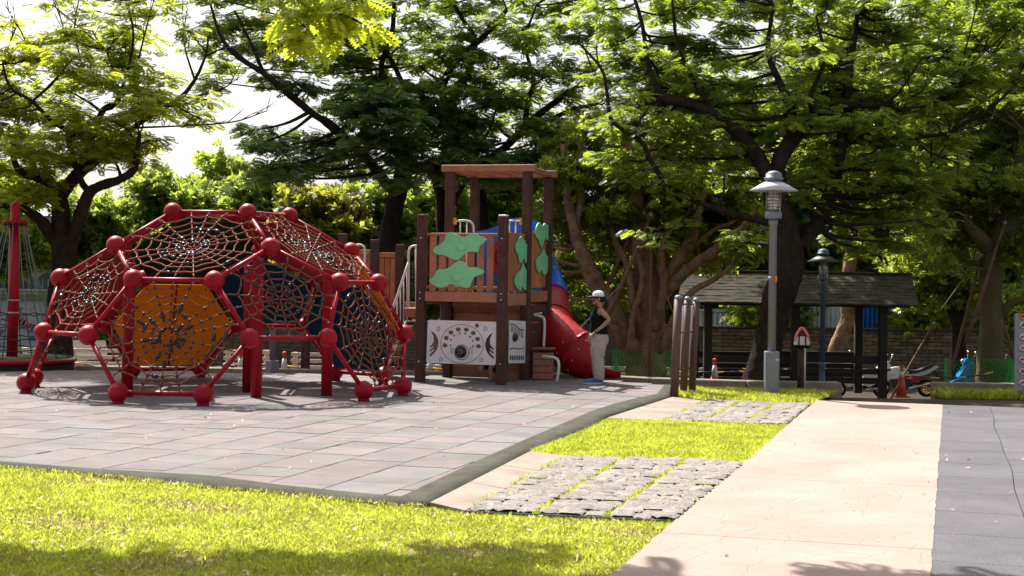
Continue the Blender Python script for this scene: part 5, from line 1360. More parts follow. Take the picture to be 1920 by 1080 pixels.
def mural():
    Y = 52.0; a_, b_ = P(-120, 570, Y), P(84, 570, Y); zt, zb = P(40, 562, Y)[2], -1.45
    root = thing('mural_wall', 'grey-blue mosaic mural wall with faded pink lettering behind the rope mast', 'wall', ((a_[0]+b_[0])/2, Y, zb))
    MB().box(((a_[0]+b_[0])/2, Y+.2, (zt+zb)/2), (b_[0]-a_[0], .4, zt-zb)).build('wall', 'mural', root)
    MB().box(((a_[0]+b_[0])/2, Y+.2, zt+.1), (b_[0]-a_[0]+.2, .6, .2)).build('coping', 'green_deck', root)
    for k in range(46):
        x = rnd.uniform(a_[0]+.1, b_[0]-.2); z = rnd.uniform(zb+.3, zt-.15); s = rnd.uniform(.10, .28)
        MB().prism([np.array([x+dx*s, Y, z+dz*s]) for dx, dz in ((-1, -.3), (.2, -.6), (1, .3), (-.2, .6))], np.array([0, -1.0, 0]), .02+.004*(k % 4)).build('mosaic_piece', rnd.choice(['mural', 'roof_slate', 'sign_grey', 'stone_beige']), root)
    sp_ = [(38, 596), (44, 601), (50, 607)]
    for i, (u, v) in enumerate(sp_):
        for j in range(3): c = P(u+j*5-4, v+j*4, Y-.03); MB().box(c, (.07, .03, .20), (nrm([1, 0, -.5]), np.array([0, 1.0, 0]), nrm([.5, 0, 1]))).build('letter', 'mural_pink', root)
mural()
def redroof():
    Y = 92.0; a_, b_ = P(1625, 330, Y), P(1800, 330, Y); z1, z0 = P(1700, 296, Y)[2], P(1700, 330, Y)[2]
    root = thing('apartment_block', 'distant block with dull red roof glimpsed through the right trees', 'building', ((a_[0]+b_[0])/2, Y, -1.5))
    MB().box(((a_[0]+b_[0])/2, Y+3, (z0-1.5)/2), (b_[0]-a_[0], 6, z0+1.5)).build('wall', 'stone_beige', root)
    MB().add([(a_[0]-.3, Y-.4, z0), (b_[0]+.3, Y-.4, z0), (b_[0]+.3, Y+6.4, z0), (a_[0]-.3, Y+6.4, z0), (a_[0]+.3, Y+3, z1+.2), (b_[0]-.3, Y+3, z1+.2)], [(0, 1, 5, 4), (2, 3, 4, 5), (1, 2, 5), (3, 0, 4), (3, 2, 1, 0)]).build('roof', 'roof_red', root)
    for k in range(5):
        for r in range(3): x = lerp(a_[0], b_[0], (k+.5)/5); MB().box((x, Y-.02, z0-1.2-r*2.4), (.7, .06, 1.2)).build('window', 'glass_dark', root)
redroof()
p = P(1300, 388, 60); t = MB().prism([P(1287, 380, 60), P(1306, 376, 60), P(1308, 398, 60), P(1294, 399, 60)], np.array([0, 1.0, 0]), .1)
# ================================================================== TREES
from mathutils import noise as mnoise
def template_frond(pairs, wl=.26, lw=.055):
    """pinnate leaf, unit length: quads (n,4,3)"""
    q = []
    for i in range(pairs):
        x = .14+.80*i/(pairs-1); ll = wl*(.65+.5*math.sin(math.pi*(.15+.8*i/pairs)))
        for s in (-1, 1):
            b = np.array([x, 0, 0]); t = np.array([x+.10, s*ll, -.03]); m_ = (b+t)/2; d = np.array([lw, 0, 0])
            q.append([b, m_+d+np.array([0, 0, .012]), t, m_-d+np.array([0, 0, .012])])
    q.append([np.array([.9, 0, 0]), np.array([1.0, lw, 0]), np.array([1.14, 0, -.01]), np.array([1.0, -lw, 0])])
    q = np.array(q); q[..., 2] -= .28*q[..., 0]**2; return q
def template_sprig(n, L, W, seed):
    r = random.Random(seed); q = []
    for i in range(n):
        x = .15+.85*i/n; a = i*2.4; d = nrm([.55, math.cos(a)*.9, math.sin(a)*.55]); s = nrm(np.cross(d, [r.uniform(-.3, .3), r.uniform(-.3, .3), 1])); b = np.array([x, 0, 0])
        q.append([b, b+d*L*.45+s*W, b+d*L, b+d*L*.45-s*W])
    return np.array(q)
TPL = {'frond9': template_frond(8, .27, .072), 'frond7': template_frond(7, .29, .082), 'frond5': template_frond(6, .30, .085), 'sprig': template_sprig(11, .42, .11, 1), 'sprigbig': template_sprig(10, .55, .17, 2)}
def inst(tpl, pos, d, nv, ln):
    d = d/np.linalg.norm(d, axis=1, keepdims=True); s = np.cross(nv, d); s /= np.linalg.norm(s, axis=1, keepdims=True)+1e-9; nn = np.cross(d, s)
    T = TPL[tpl]; k = len(T)
    q = pos[:, None, None]+ln[:, None, None, None]*(T[None, ..., 0:1]*d[:, None, None]+T[None, ..., 1:2]*s[:, None, None]+T[None, ..., 2:3]*nn[:, None, None])
    return q.reshape(-1, 3)
def make_tree(name, label, limbs, clusters, bark, leaf, tpl='frond9', ln=.36, group=None, seed=0, plate=.42, per=11, dens=1.0, bare=None, cat='tree', flat=.16, tilt=.45):
    """limbs: list of [(u, v, Y, width_px), ...], first one is the trunk and starts at the ground
       clusters: (u, v, Y, ru_px, rv_px, rY_m, plates)"""
    rg = np.random.default_rng(seed+100); r_ = random.Random(seed)
    root = None; samples = []
    for li_, lb in enumerate(limbs):
        P_ = [P(u, v, Y) for u, v, Y, w_ in lb]; R_ = [w_*.5*Y/F for u, v, Y, w_ in lb]
        if li_ == 0:
            base = P_[0].copy(); base[2] = gz(base[0], base[1])-.05; P_[0] = base
            root = thing(name, label, cat, base, group)
            f0 = P_[0]; P_ = [f0-ZZ*.25]+P_; R_ = [R_[0]*1.55]+[R_[0]*1.28]+R_[1:]
        n = 14 if max(R_) > .12 else 6; pp = catmull(P_, n); rr = list(np.interp(np.linspace(0, len(P_)-1, len(pp)), range(len(P_)), R_))
        for i in range(len(pp)):
            pp[i] = pp[i]+np.array([r_.uniform(-1, 1), r_.uniform(-1, 1), 0])*rr[i]*(.0 if max(R_) > .12 else .12)
        sides = 26 if max(R_) > .12 else 8
        o = MB().tube(pp, rr, sides).build('trunk' if li_ == 0 else 'limb', bark, root)
        if max(R_) > .12:   # ridged, lumpy bark
            ax_ = np.repeat(np.array(pp), sides, axis=0)-np.array(base); rl_ = np.repeat(np.array(rr), sides)
            for vi, v in enumerate(o.data.vertices):
                d_ = v.co-Vector(ax_[vi]); c_ = v.co
                a1 = mnoise.noise(Vector((c_.x*9, c_.y*9, c_.z*1.6))); a2 = mnoise.noise(Vector((c_.x*2.2+5, c_.y*2.2, c_.z*1.3))); a3 = mnoise.noise(Vector((c_.x*26, c_.y*26, c_.z*7)))
                v.co = c_+d_*(.16*a1+.22*a2+.06*a3)
        st = 0 if li_ else len(pp)//2
        for i in range(st, len(pp)): samples.append((pp[i], rr[i]))
    S = np.array([s[0] for s in samples]); SR = np.array([s[1] for s in samples])
    tw = MB(); allq = []
    for (u, v, Y, ru, rv, rY, npl) in clusters:
        c = P(u, v, Y); rad = np.array([ru*Y/F, rY, rv*Y/F]); npl = max(1, int(npl*dens))
        d2 = np.linalg.norm((S-c)*np.array([1, 1, 1.0]), axis=1)+np.maximum(0, S[:, 2]-c[2])*.8; k = int(np.argmin(d2)); a_ = S[k]
        r0 = min(SR[k]*.6, .05); L = np.linalg.norm(c-a_)
        br = catmull([a_, lerp(a_, c, .45)+np.array([r_.uniform(-.12, .12), r_.uniform(-.12, .12), -.04])*L, c], 5)
        tw.tube(br, list(np.linspace(max(r0, .02), .014, len(br))), 6, False); B_ = np.array(br[len(br)//3:])
        for _ in range(npl):
            while True:
                q = rg.uniform(-1, 1, 3)
                if q@q < 1: break
            pc = c+q*rad
            kk = int(np.argmin(np.linalg.norm(B_-pc, axis=1))); b0 = B_[kk]; m_ = (b0+pc)/2+rg.uniform(-.08, .08, 3)*np.linalg.norm(pc-b0)
            tw.tube([b0, m_, pc], [.012, .009, .006], 4, False)
            m = max(4, int(per*rg.uniform(.7, 1.3))); ang = rg.uniform(0, 2*np.pi, m); rr = plate*np.sqrt(rg.uniform(.0, 1, m))
            pos = pc+np.stack([np.cos(ang)*rr*.6, np.sin(ang)*rr*.6, rg.normal(0, flat*plate*.6, m)], 1)
            dd = np.stack([np.cos(ang), np.sin(ang), rg.normal(0.05, .18, m)], 1)
            nv = np.stack([rg.normal(0, tilt*.6, m), rg.normal(0, tilt*.6, m), np.ones(m)], 1)
            allq.append(inst(tpl, pos, dd, nv, ln*rg.uniform(.65, 1.2, m)))
    if bare:
        for lb in bare:
            P_ = [P(u, v, Y) for u, v, Y, w_ in lb]; R_ = [w_*.5*Y/F for u, v, Y, w_ in lb]; pp = catmull(P_, 5)
            tw.tube(pp, list(np.interp(np.linspace(0, len(P_)-1, len(pp)), range(len(P_)), R_)), 6, False)
            for i in range(3, len(pp), 2):
                d = nrm(pp[i]-pp[i-2]); s = nrm(d+np.array([r_.uniform(-.9, .9), r_.uniform(-.5, .5), r_.uniform(-.2, .7)])); L = r_.uniform(.25, .7)
                m1 = pp[i]+s*L*.5+np.array([r_.uniform(-.05, .05), 0, .03]); e1 = pp[i]+s*L+ZZ*.10*L
                tw.tube([pp[i], m1, e1], [.011, .008, .004], 4, False); s2 = nrm(s+np.array([r_.uniform(-.9, .9), 0, r_.uniform(-.1, .8)])); tw.tube([m1, m1+s2*L*.5], [.007, .003], 4, False)
    tw.build('twigs', bark, root, kind='stuff')
    if allq:
        V = np.vstack(allq); meshnp('crown', V, np.arange(len(V)).reshape(-1, 4), leaf, root)
    return root
sp = random.Random(5)
def cover(u0, u1, v0, v1, Y0, Y1, su, sv_, npl, holes=(), prob=1.0, rY=.6):
    o = []; v = v0; row = 0
    while v <= v1:
        u = u0+(row % 2)*su/2
        while u <= u1:
            uu_, vv_ = u+sp.uniform(-.4, .4)*su, v+sp.uniform(-.4, .4)*sv_
            if sp.random() < prob and not any(((uu_-h[0])/h[2])**2+((vv_-h[1])/h[3])**2 < 1 for h in holes):
                o.append((uu_, vv_, sp.uniform(Y0, Y1), su*.62*sp.uniform(.7, 1.2), sv_*.6*sp.uniform(.6, 1.2), rY, npl))
            u += su
        v += sv_; row += 1
    return o
def fill(u0, u1, v0, v1, Y0, Y1, n, ru, rv, npl, holes=()):
    o = []; t = 0
    while len(o) < n and t < n*20:
        t += 1; u, v = sp.uniform(u0, u1), sp.uniform(v0, v1)
        if any(((u-h[0])/h[2])**2+((v-h[1])/h[3])**2 < 1 for h in holes): continue
        o.append((u, v, sp.uniform(Y0, Y1), ru*sp.uniform(.7, 1.3), rv*sp.uniform(.7, 1.3), sp.uniform(.5, 1.0), npl))
    return o
# ---- left tree
Y = 30.0
T1 = [[(106, 690, Y, 50), (110, 600, Y, 45), (116, 520, Y, 45), (118, 460, Y, 48), (116, 400, Y, 34), (112, 352, Y, 26)],
      [(112, 470, Y, 26), (85, 425, Y-.2, 22), (62, 402, Y-.4, 19), (30, 388, Y-.6, 15), (-40, 380, Y-.8, 10)],
      [(128, 470, Y, 26), (148, 410, Y-.2, 23), (168, 362, Y-.3, 22), (190, 348, Y-.4, 19), (225, 336, Y-.5, 16), (250, 318, Y-.5, 14), (257, 285, Y-.6, 10), (262, 250, Y-.7, 7)],
      [(168, 362, Y-.3, 15), (150, 335, Y-.2, 12), (140, 300, Y-.2, 9)],
      [(114, 370, Y, 21), (150, 325, Y+.1, 19), (190, 296, Y+.2, 16), (235, 275, Y+.2, 13), (262, 262, Y+.2, 9)],
      [(120, 350, Y, 17), (160, 300, Y+.2, 15), (175, 250, Y+.3, 13), (195, 205, Y+.3, 12), (222, 190, Y+.3, 9), (218, 150, Y+.4, 6), (200, 95, Y+.4, 4)],
      [(165, 300, Y+.2, 13), (215, 265, Y+.5, 12), (270, 225, Y+.6, 10), (335, 185, Y+.7, 9), (365, 150, Y+.8, 7), (385, 105, Y+.8, 5), (392, 60, Y+.9, 4)],
      [(112, 352, Y, 17), (70, 335, Y-.5, 15), (35, 318, Y-.8, 13), (26, 288, Y-.9, 11), (45, 272, Y-1, 7)],
      [(140, 300, Y, 12), (130, 270, Y-.4, 11), (128, 248, Y-.5, 10), (95, 225, Y-.7, 9), (60, 190, Y-.9, 7), (20, 165, Y-1.1, 5), (5, 120, Y-1.2, 4)],
      [(195, 205, Y+.3, 9), (215, 195, Y+.1, 8), (240, 130, Y, 5), (250, 60, Y, 4), (235, 0, Y, 4)]]
hl = [(330, 70, 60, 50), (20, 25, 60, 40), (300, 260, 40, 20)]
cl1 = cover(-60, 315, 75, 300, Y-1.4, Y+1.4, 60, 29, 8, hl, .94)+cover(-80, 130, 290, 420, Y-1.2, Y+.6, 56, 30, 7, [(112, 400, 34, 60)], .8)+cover(170, 300, 250, 295, Y-.5, Y+.5, 44, 22, 4, (), .8)+cover(290, 410, 190, 240, Y, Y+.8, 46, 20, 4, (), .75)+cover(40, 340, 0, 75, Y-.5, Y+1, 60, 28, 4, (), .6)
bare = [[(60, 110, Y, 4), (40, 60, Y, 3), (10, 10, Y, 2)], [(110, 130, Y, 4), (120, 60, Y, 3), (100, 0, Y, 2)], [(150, 110, Y, 4), (140, 50, Y, 3), (150, -10, Y, 2)], [(260, 110, Y, 4), (275, 50, Y, 3), (290, -5, Y, 2)], [(365, 150, Y+.8, 5), (345, 80, Y+.8, 3), (350, 20, Y+.8, 2)], [(335, 190, Y+.7, 5), (420, 165, Y+.8, 3), (440, 140, Y+.8, 2)], [(240, 240, Y+.5, 5), (360, 235, Y+.6, 3), (440, 228, Y+.7, 3), (500, 208, Y+.7, 2)], [(385, 105, Y+.8, 5), (430, 90, Y+.8, 3), (470, 120, Y+.8, 2)]]
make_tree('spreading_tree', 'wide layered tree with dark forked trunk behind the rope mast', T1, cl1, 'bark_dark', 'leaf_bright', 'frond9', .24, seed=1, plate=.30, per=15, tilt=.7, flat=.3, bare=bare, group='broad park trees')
# ---- centre-left trees behind the dome and tower
Y = 34.5
T2 = [[(722, 700, Y, 46), (724, 560, Y, 42), (728, 470, Y, 40), (742, 380, Y, 36), (755, 325, Y, 32), (752, 270, Y, 28)],
      [(745, 370, Y, 22), (690, 300, Y-.5, 18), (620, 235, Y-.8, 16), (588, 214, Y-1, 14), (540, 175, Y-1.1, 13), (495, 138, Y-1.2, 11), (445, 105, Y-1.3, 9), (415, 70, Y-1.4, 7), (395, 10, Y-1.4, 5)],
      [(752, 275, Y, 20), (740, 200, Y+.3, 15), (715, 130, Y+.4, 11), (735, 60, Y+.5, 9), (740, -20, Y+.5, 6)],
      [(495, 138, Y-1.2, 8), (470, 80, Y-1.2, 6), (440, 20, Y-1.2, 4)]]
cl2 = cover(520, 830, 165, 345, Y-1.8, Y+1, 64, 32, 10, [(520, 200, 60, 40), (500, 300, 30, 30)], .92)+cover(460, 570, 255, 350, Y-1.6, Y, 46, 26, 7, (), .8)
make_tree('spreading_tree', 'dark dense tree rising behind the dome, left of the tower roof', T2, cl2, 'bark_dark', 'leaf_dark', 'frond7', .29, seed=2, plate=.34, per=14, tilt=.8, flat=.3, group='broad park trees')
Yb_ = 36.0
T2b = [[(846, 700, Yb_, 40), (842, 560, Yb_, 38), (838, 440, Yb_, 36), (832, 370, Yb_, 34), (826, 330, Yb_, 30), (850, 255, Yb_, 26), (846, 190, Yb_, 22)],
       [(848, 230, Yb_, 20), (830, 165, Yb_-.4, 15), (860, 110, Yb_-.6, 13), (905, 70, Yb_-.7, 11), (950, 20, Yb_-.8, 8)],
       [(846, 190, Yb_, 16), (880, 130, Yb_-.3, 13), (890, 75, Yb_-.4, 11), (870, 40, Yb_-.4, 8), (840, -10, Yb_-.5, 6)],
       [(836, 400, Yb_, 22), (880, 320, Yb_-.3, 18), (930, 290, Yb_-.5, 16), (975, 250, Yb_-.6, 14), (1010, 215, Yb_-.7, 13), (1050, 185, Yb_-.8, 12), (1075, 165, Yb_-.8, 10), (1130, 140, Yb_-.9, 7)],
       [(985, 245, Yb_-.6, 11), (1030, 225, Yb_-.7, 10), (1075, 205, Yb_-.8, 8), (1120, 195, Yb_-.9, 6)],
       [(985, 235, Yb_-.6, 12), (990, 190, Yb_-.6, 10), (1000, 150, Yb_-.7, 8), (985, 80, Yb_-.8, 6), (1005, 10, Yb_-.8, 4)],
       [(850, 240, Yb_, 14), (780, 200, Yb_-.5, 11), (720, 90, Yb_-.8, 9), (660, 40, Yb_-1, 6)]]
c3 = cover(690, 1150, -40, 250, Yb_-2, Yb_+.8, 66, 32, 8, [(900, 120, 20, 14), (760, 150, 18, 12)], .95)+cover(400, 720, -20, 175, Yb_-2.2, Yb_, 60, 28, 8, [(450, 165, 50, 30)], .82)
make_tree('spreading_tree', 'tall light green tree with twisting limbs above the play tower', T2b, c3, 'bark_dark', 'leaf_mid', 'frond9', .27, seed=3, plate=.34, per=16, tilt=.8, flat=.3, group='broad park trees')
Yd = 35.0
T2c = [[(905, 700, Yd, 26), (905, 520, Yd, 24), (908, 420, Yd, 20), (900, 340, Yd, 16), (890, 280, Yd, 12)]]
c4 = cover(790, 1020, 200, 335, Yd-1.2, Yd+1, 60, 32, 9, (), .85)+cover(1000, 1090, 250, 360, Yd-.6, Yd+.6, 46, 30, 7, (), .7)
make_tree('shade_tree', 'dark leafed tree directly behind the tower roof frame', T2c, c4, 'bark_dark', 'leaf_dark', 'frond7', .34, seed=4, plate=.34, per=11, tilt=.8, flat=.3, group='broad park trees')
# ---- big right tree with leaning trunk
Y = 27.6
T3 = [[(1416, 731, Y, 53), (1427, 690, Y, 54), (1443, 630, Y, 56), (1462, 560, Y, 58), (1478, 500, Y, 59), (1470, 430, Y+.2, 51), (1455, 370, Y+.3, 43), (1452, 322, Y+.4, 40)],
      [(1455, 350, Y+.4, 30), (1418, 290, Y+.4, 29), (1380, 245, Y+.4, 26), (1335, 210, Y+.4, 22), (1285, 192, Y+.4, 20), (1240, 178, Y+.4, 16), (1215, 120, Y+.5, 11), (1205, 50, Y+.5, 8), (1185, -20, Y+.5, 6)],
      [(1453, 325, Y+.4, 32), (1470, 285, Y+.5, 29), (1500, 250, Y+.6, 24), (1530, 225, Y+.7, 19), (1580, 200, Y+.9, 15), (1640, 198, Y+1, 12), (1700, 206, Y+1.2, 8), (1760, 190, Y+1.3, 6)],
      [(1470, 285, Y+.5, 22), (1485, 215, Y+.8, 18), (1462, 155, Y+1, 14), (1440, 95, Y+1.1, 10), (1450, 10, Y+1.2, 6)],
      [(1500, 470, Y+.2, 32), (1530, 420, Y+.6, 30), (1558, 360, Y+1, 27), (1572, 290, Y+1.2, 24), (1585, 220, Y+1.4, 21), (1592, 130, Y+1.6, 16), (1606, 40, Y+1.8, 11), (1612, -30, Y+1.8, 8)],
      [(1462, 420, Y+.2, 18), (1400, 408, Y, 13), (1340, 390, Y-.2, 11), (1285, 368, Y-.2, 10), (1245, 338, Y-.2, 10), (1218, 298, Y-.2, 10), (1205, 268, Y-.2, 9), (1170, 245, Y-.2, 8), (1145, 222, Y-.2, 8), (1138, 175, Y-.2, 7), (1128, 130, Y-.2, 6), (1085, 80, Y-.2, 4)],
      [(1340, 210, Y+.4, 11), (1300, 150, Y+.2, 9), (1270, 80, Y+.2, 7), (1260, 0, Y+.2, 5)],
      [(1530, 225, Y+.7, 13), (1520, 180, Y+.5, 10), (1545, 110, Y+.4, 7), (1530, 30, Y+.4, 5)],
      [(1575, 275, Y+1.2, 13), (1640, 250, Y+1.4, 10), (1690, 260, Y+1.5, 8), (1780, 250, Y+1.6, 6)]]
c5 = cover(1130, 1960, -40, 190, Y+.8, Y+3.8, 66, 32, 8, [(1420, 175, 34, 16), (1190, 40, 30, 40)], .92)+cover(1150, 1400, 170, 300, Y+.4, Y+2.4, 58, 30, 7, [(1280, 195, 34, 14)], .75)+cover(1390, 1800, 170, 350, Y+.8, Y+3.2, 60, 30, 8, [(1452, 300, 46, 60), (1568, 290, 20, 60), (1740, 320, 50, 24)], .85)+cover(1400, 1760, 340, 480, Y+1.2, Y+3, 58, 30, 7, [(1462, 420, 44, 90), (1548, 400, 24, 80), (1546, 480, 60, 55)], .7)
c5 += cover(1180, 1760, 120, 440, Y-.3, Y+.3, 105, 60, 4, [(1440, 420, 60, 120), (1546, 460, 80, 70)], .6)
c5 += cover(1300, 1800, -220, -60, Y+3.4, Y+6.0, 110, 70, 4)
make_tree('spreading_tree', 'large tree with thick leaning trunk right behind the nearest lamp', T3, c5, 'bark_dark', 'leaf_mid', 'frond9', .24, seed=5, plate=.30, per=16, tilt=.75, flat=.3, group='broad park trees')
Y = 41.5
T3b = [[(1556, 712, Y, 34), (1566, 665, Y, 32), (1582, 625, Y, 28), (1590, 590, Y, 25), (1587, 555, Y, 24), (1592, 500, Y, 24), (1602, 440, Y, 24), (1608, 380, Y, 24), (1622, 310, Y, 22), (1640, 270, Y, 18), (1700, 235, Y, 12)], [(1610, 340, Y, 14), (1590, 260, Y, 12), (1640, 150, Y, 9), (1660, 60, Y, 6)], [(1630, 290, Y, 12), (1720, 300, Y, 9), (1800, 330, Y, 7)]]
c6 = cover(1560, 2000, -30, 400, Y-1.5, Y+2, 66, 32, 9, [(1700, 320, 60, 26)], .85)+cover(1250, 1560, -60, 200, Y-1, Y+2, 80, 40, 7, (), .6)
make_tree('spreading_tree', 'tree with a curved brown trunk seen through the shelter, crown filling the upper right', T3b, c6, 'bark_brown', 'leaf_mid', 'frond7', .31, seed=6, plate=.38, per=15, tilt=.8, flat=.3, group='broad park trees')
# ---- brown banyan-like tree with two trunks
Y = 33.0
T4 = [[(1212, 700, Y, 70), (1214, 640, Y, 61), (1216, 570, Y, 56), (1212, 510, Y, 50), (1202, 450, Y, 40), (1196, 400, Y, 32), (1190, 350, Y, 23), (1178, 290, Y, 17), (1172, 230, Y, 12)],
      [(1200, 690, Y, 46), (1172, 630, Y-.2, 38), (1148, 580, Y-.3, 35), (1118, 530, Y-.4, 32), (1094, 478, Y-.5, 27), (1078, 430, Y-.5, 23), (1066, 380, Y-.5, 20), (1062, 330, Y-.5, 15), (1056, 270, Y-.5, 11)],
      [(1078, 430, Y-.5, 17), (1090, 370, Y-.4, 14), (1086, 310, Y-.4, 11), (1092, 240, Y-.4, 8)],
      [(1224, 560, Y, 27), (1262, 500, Y-.2, 24), (1296, 450, Y-.3, 20), (1308, 400, Y-.4, 14), (1330, 340, Y-.5, 9)],
      [(1226, 570, Y, 26), (1270, 525, Y-.4, 21), (1310, 490, Y-.6, 20), (1352, 462, Y-.8, 17), (1390, 430, Y-.9, 12), (1420, 390, Y-1, 8)],
      [(1210, 490, Y, 20), (1172, 440, Y+.2, 15), (1152, 390, Y+.3, 12), (1140, 340, Y+.3, 9)],
      [(1200, 420, Y, 14), (1222, 370, Y+.2, 11), (1218, 310, Y+.3, 9), (1240, 250, Y+.4, 6)],
      [(1290, 470, Y-.3, 12), (1340, 430, Y-.2, 9), (1370, 420, Y-.2, 7)],
      [(1070, 470, Y-.5, 8), (1045, 465, Y-.6, 6), (1025, 462, Y-.6, 4)], [(1085, 500, Y-.5, 8), (1050, 490, Y-.6, 5), (1028, 488, Y-.6, 3)],
      [(1208, 640, Y-.2, 18), (1186, 560, Y-.3, 16), (1178, 500, Y-.3, 15), (1150, 440, Y-.2, 12), (1146, 370, Y-.1, 9)],
      [(1226, 620, Y-.3, 20), (1244, 540, Y-.4, 18), (1240, 470, Y-.4, 15), (1262, 410, Y-.4, 12), (1258, 350, Y-.3, 9)],
      [(1236, 660, Y-.3, 16), (1285, 560, Y-.5, 13), (1345, 520, Y-.6, 10), (1380, 490, Y-.7, 7)],
      [(1180, 660, Y-.4, 14), (1188, 590, Y-.5, 12), (1205, 530, Y-.5, 12), (1196, 470, Y-.4, 9)]]
c7 = cover(1030, 1190, 220, 430, Y-.8, Y+1.4, 46, 32, 7, [(1150, 290, 26, 60), (1120, 330, 18, 26), (1170, 240, 16, 40)], .8)+cover(1130, 1350, 290, 510, Y+.5, Y+1.8, 48, 32, 7, [(1195, 400, 18, 50)], .8)+cover(1250, 1430, 290, 480, Y-.6, Y+1.4, 48, 30, 7, (), .7)+cover(1040, 1180, 430, 560, Y+.8, Y+2, 46, 30, 5, (), .7)
make_tree('banyan_tree', 'brown twin-trunked tree with many bare limbs, propped by poles', T4, c7, 'bark_brown', 'leaf_ficus', 'sprig', .30, seed=7, plate=.34, per=16, group='brown propped trees', flat=.7, tilt=1.6)
Y = 40.0
T5 = [[(1857, 706, Y, 48), (1857, 640, Y, 42), (1858, 570, Y, 40), (1862, 510, Y, 42), (1874, 455, Y, 48), (1894, 395, Y, 44), (1912, 330, Y, 34), (1925, 250, Y, 26)],
      [(1862, 470, Y, 30), (1836, 445, Y-.2, 26), (1812, 415, Y-.4, 20), (1805, 375, Y-.5, 15), (1790, 320, Y-.5, 10)],
      [(1864, 480, Y, 22), (1842, 430, Y+.3, 22), (1852, 380, Y+.4, 18), (1862, 330, Y+.5, 12)],
      [(1870, 600, Y, 18), (1895, 570, Y-.2, 15), (1930, 560, Y-.3, 12)]]
c8 = cover(1720, 2000, 330, 500, Y-1.2, Y+1.6, 48, 30, 7, [(1862, 480, 24, 50)], .8)+cover(1500, 2000, 100, 330, Y-1, Y+2.5, 80, 50, 6)
make_tree('banyan_tree', 'brown trunk with green netting round its foot near the right edge', T5, c8, 'bark_moss', 'leaf_ficus', 'sprig', .34, seed=8, plate=.40, per=16, group='brown propped trees', flat=.7, tilt=1.6)
Y = 44.0
T5b = [[(1802, 706, Y, 26), (1798, 640, Y, 24), (1790, 590, Y, 24), (1774, 555, Y, 20), (1752, 520, Y, 16), (1738, 470, Y, 12)], [(1797, 620, Y, 16), (1812, 570, Y, 14), (1828, 535, Y, 12), (1840, 500, Y, 9)]]
c9_ = fill(1690, 1850, 440, 560, Y-.6, Y+1, 14, 44, 26, 9)
make_tree('banyan_tree', 'slim forked dark tree left of the netted trunk', T5b, c9_, 'bark_dark', 'leaf_ficus', 'sprig', .34, seed=9, plate=.40, per=14, group='brown propped trees', flat=.7, tilt=1.6)
# ---- trees and bushes beyond the wall
Y = 56.0
def bgtree(label, u, v0, Y, ru, v1, v2, leaf, seed, n, tpl='sprigbig', ln=.5, bark='bark_dark', name='background_tree'):
    lim = [[(u, 708, Y, 16), (u+4, lerp(708, v2, .5), Y, 14), (u-3, v2, Y, 11), (u+5, lerp(v2, v1, .6), Y, 7)]]
    for k in range(4): s = sp.uniform(-.7, .7); lim.append([(u, lerp(640, v2, sp.uniform(.4, .9)), Y, 8), (u+s*ru*.5, lerp(v2, v1, .35), Y+sp.uniform(-.6, .6), 6), (u+s*ru, lerp(v2, v1, .6), Y+sp.uniform(-.8, .8), 4)])
    cls_ = []
    for k in range(n):
        t = sp.uniform(0, 1); a = sp.uniform(-1, 1)*math.sqrt(max(0.05, 1-(2*t-1)**2*.8)); cls_.append((u+a*ru, lerp(v2, v1, t), Y+sp.uniform(-1.2, 1.2), 34, 22, .7, 8))
    if u > 1250 and name == 'background_tree':  # extra upper foliage hidden by nearer crowns, added to shade the block wall
        for k in range(14): cls_.append((u+sp.uniform(-1, 1)*ru, sp.uniform(180, v1+30), Y-1+sp.uniform(-.8, 1.2), 40, 30, .7, 8))
    make_tree(name, label, lim, cls_, bark, leaf, tpl, ln, seed=seed, plate=.45, per=14, group='trees beyond the wall', flat=.8, tilt=1.6)
bgtree('small pale tree just right of the left forked trunk', 205, 0, 56, 80, 385, 610, 'leaf_far', 20, 29)
bgtree('rounded light tree behind the top left of the dome', 300, 0, 58, 80, 350, 610, 'leaf_far', 21, 33)
bgtree('light tree with a pointed top in the sky gap above the dome', 385, 0, 60, 75, 312, 610, 'leaf_far', 22, 33)
bgtree('light tree behind the right shoulder of the dome', 480, 0, 58, 80, 350, 610, 'leaf_far', 23, 31)
bgtree('shrub-like tree with red young leaves right of the dome top', 610, 0, 55, 70, 362, 610, 'leaf_flush', 24, 31)
bgtree('green tree behind the wooden bridge', 700, 0, 57, 80, 370, 580, 'leaf_far', 25, 27)
bgtree('green tree glimpsed between the tower posts', 800, 0, 57, 70, 360, 580, 'leaf_far', 26, 27)
bgtree('green tree behind the tower guard hoops', 920, 0, 58, 80, 330, 610, 'leaf_mid', 27, 29)
bgtree('sunlit tree behind the red slide', 1070, 0, 55.5, 80, 440, 640, 'leaf_far', 28, 22)
bgtree('green tree behind the brown twin trunks', 1180, 0, 55.5, 90, 400, 640, 'leaf_mid', 29, 24)
bgtree('tree with small leaves above the left end of the shelter roof', 1330, 0, 55.5, 80, 400, 585, 'leaf_far', 30, 22)
bgtree('dark tree behind the nearest lamp pole', 1440, 0, 55.5, 80, 340, 560, 'leaf_dark', 31, 22)
bgtree('green tree behind the middle of the shelter roof', 1540, 0, 55.5, 80, 330, 500, 'leaf_mid', 32, 22)
bgtree('leafy tree between the shelter and the netted trunk', 1715, 0, 55.5, 70, 390, 585, 'leaf_ficus', 33, 26)
bgtree('tree behind the dark lamp near the right edge', 1790, 0, 55.5, 70, 360, 600, 'leaf_far', 34, 22)
bgtree('pale green tree at the far right behind the sign', 1900, 0, 55.5, 70, 380, 610, 'leaf_far', 35, 24)
bgtree('tree hidden at the far left behind the rope mast', 20, 0, 55.5, 70, 330, 520, 'leaf_mid', 36, 16)
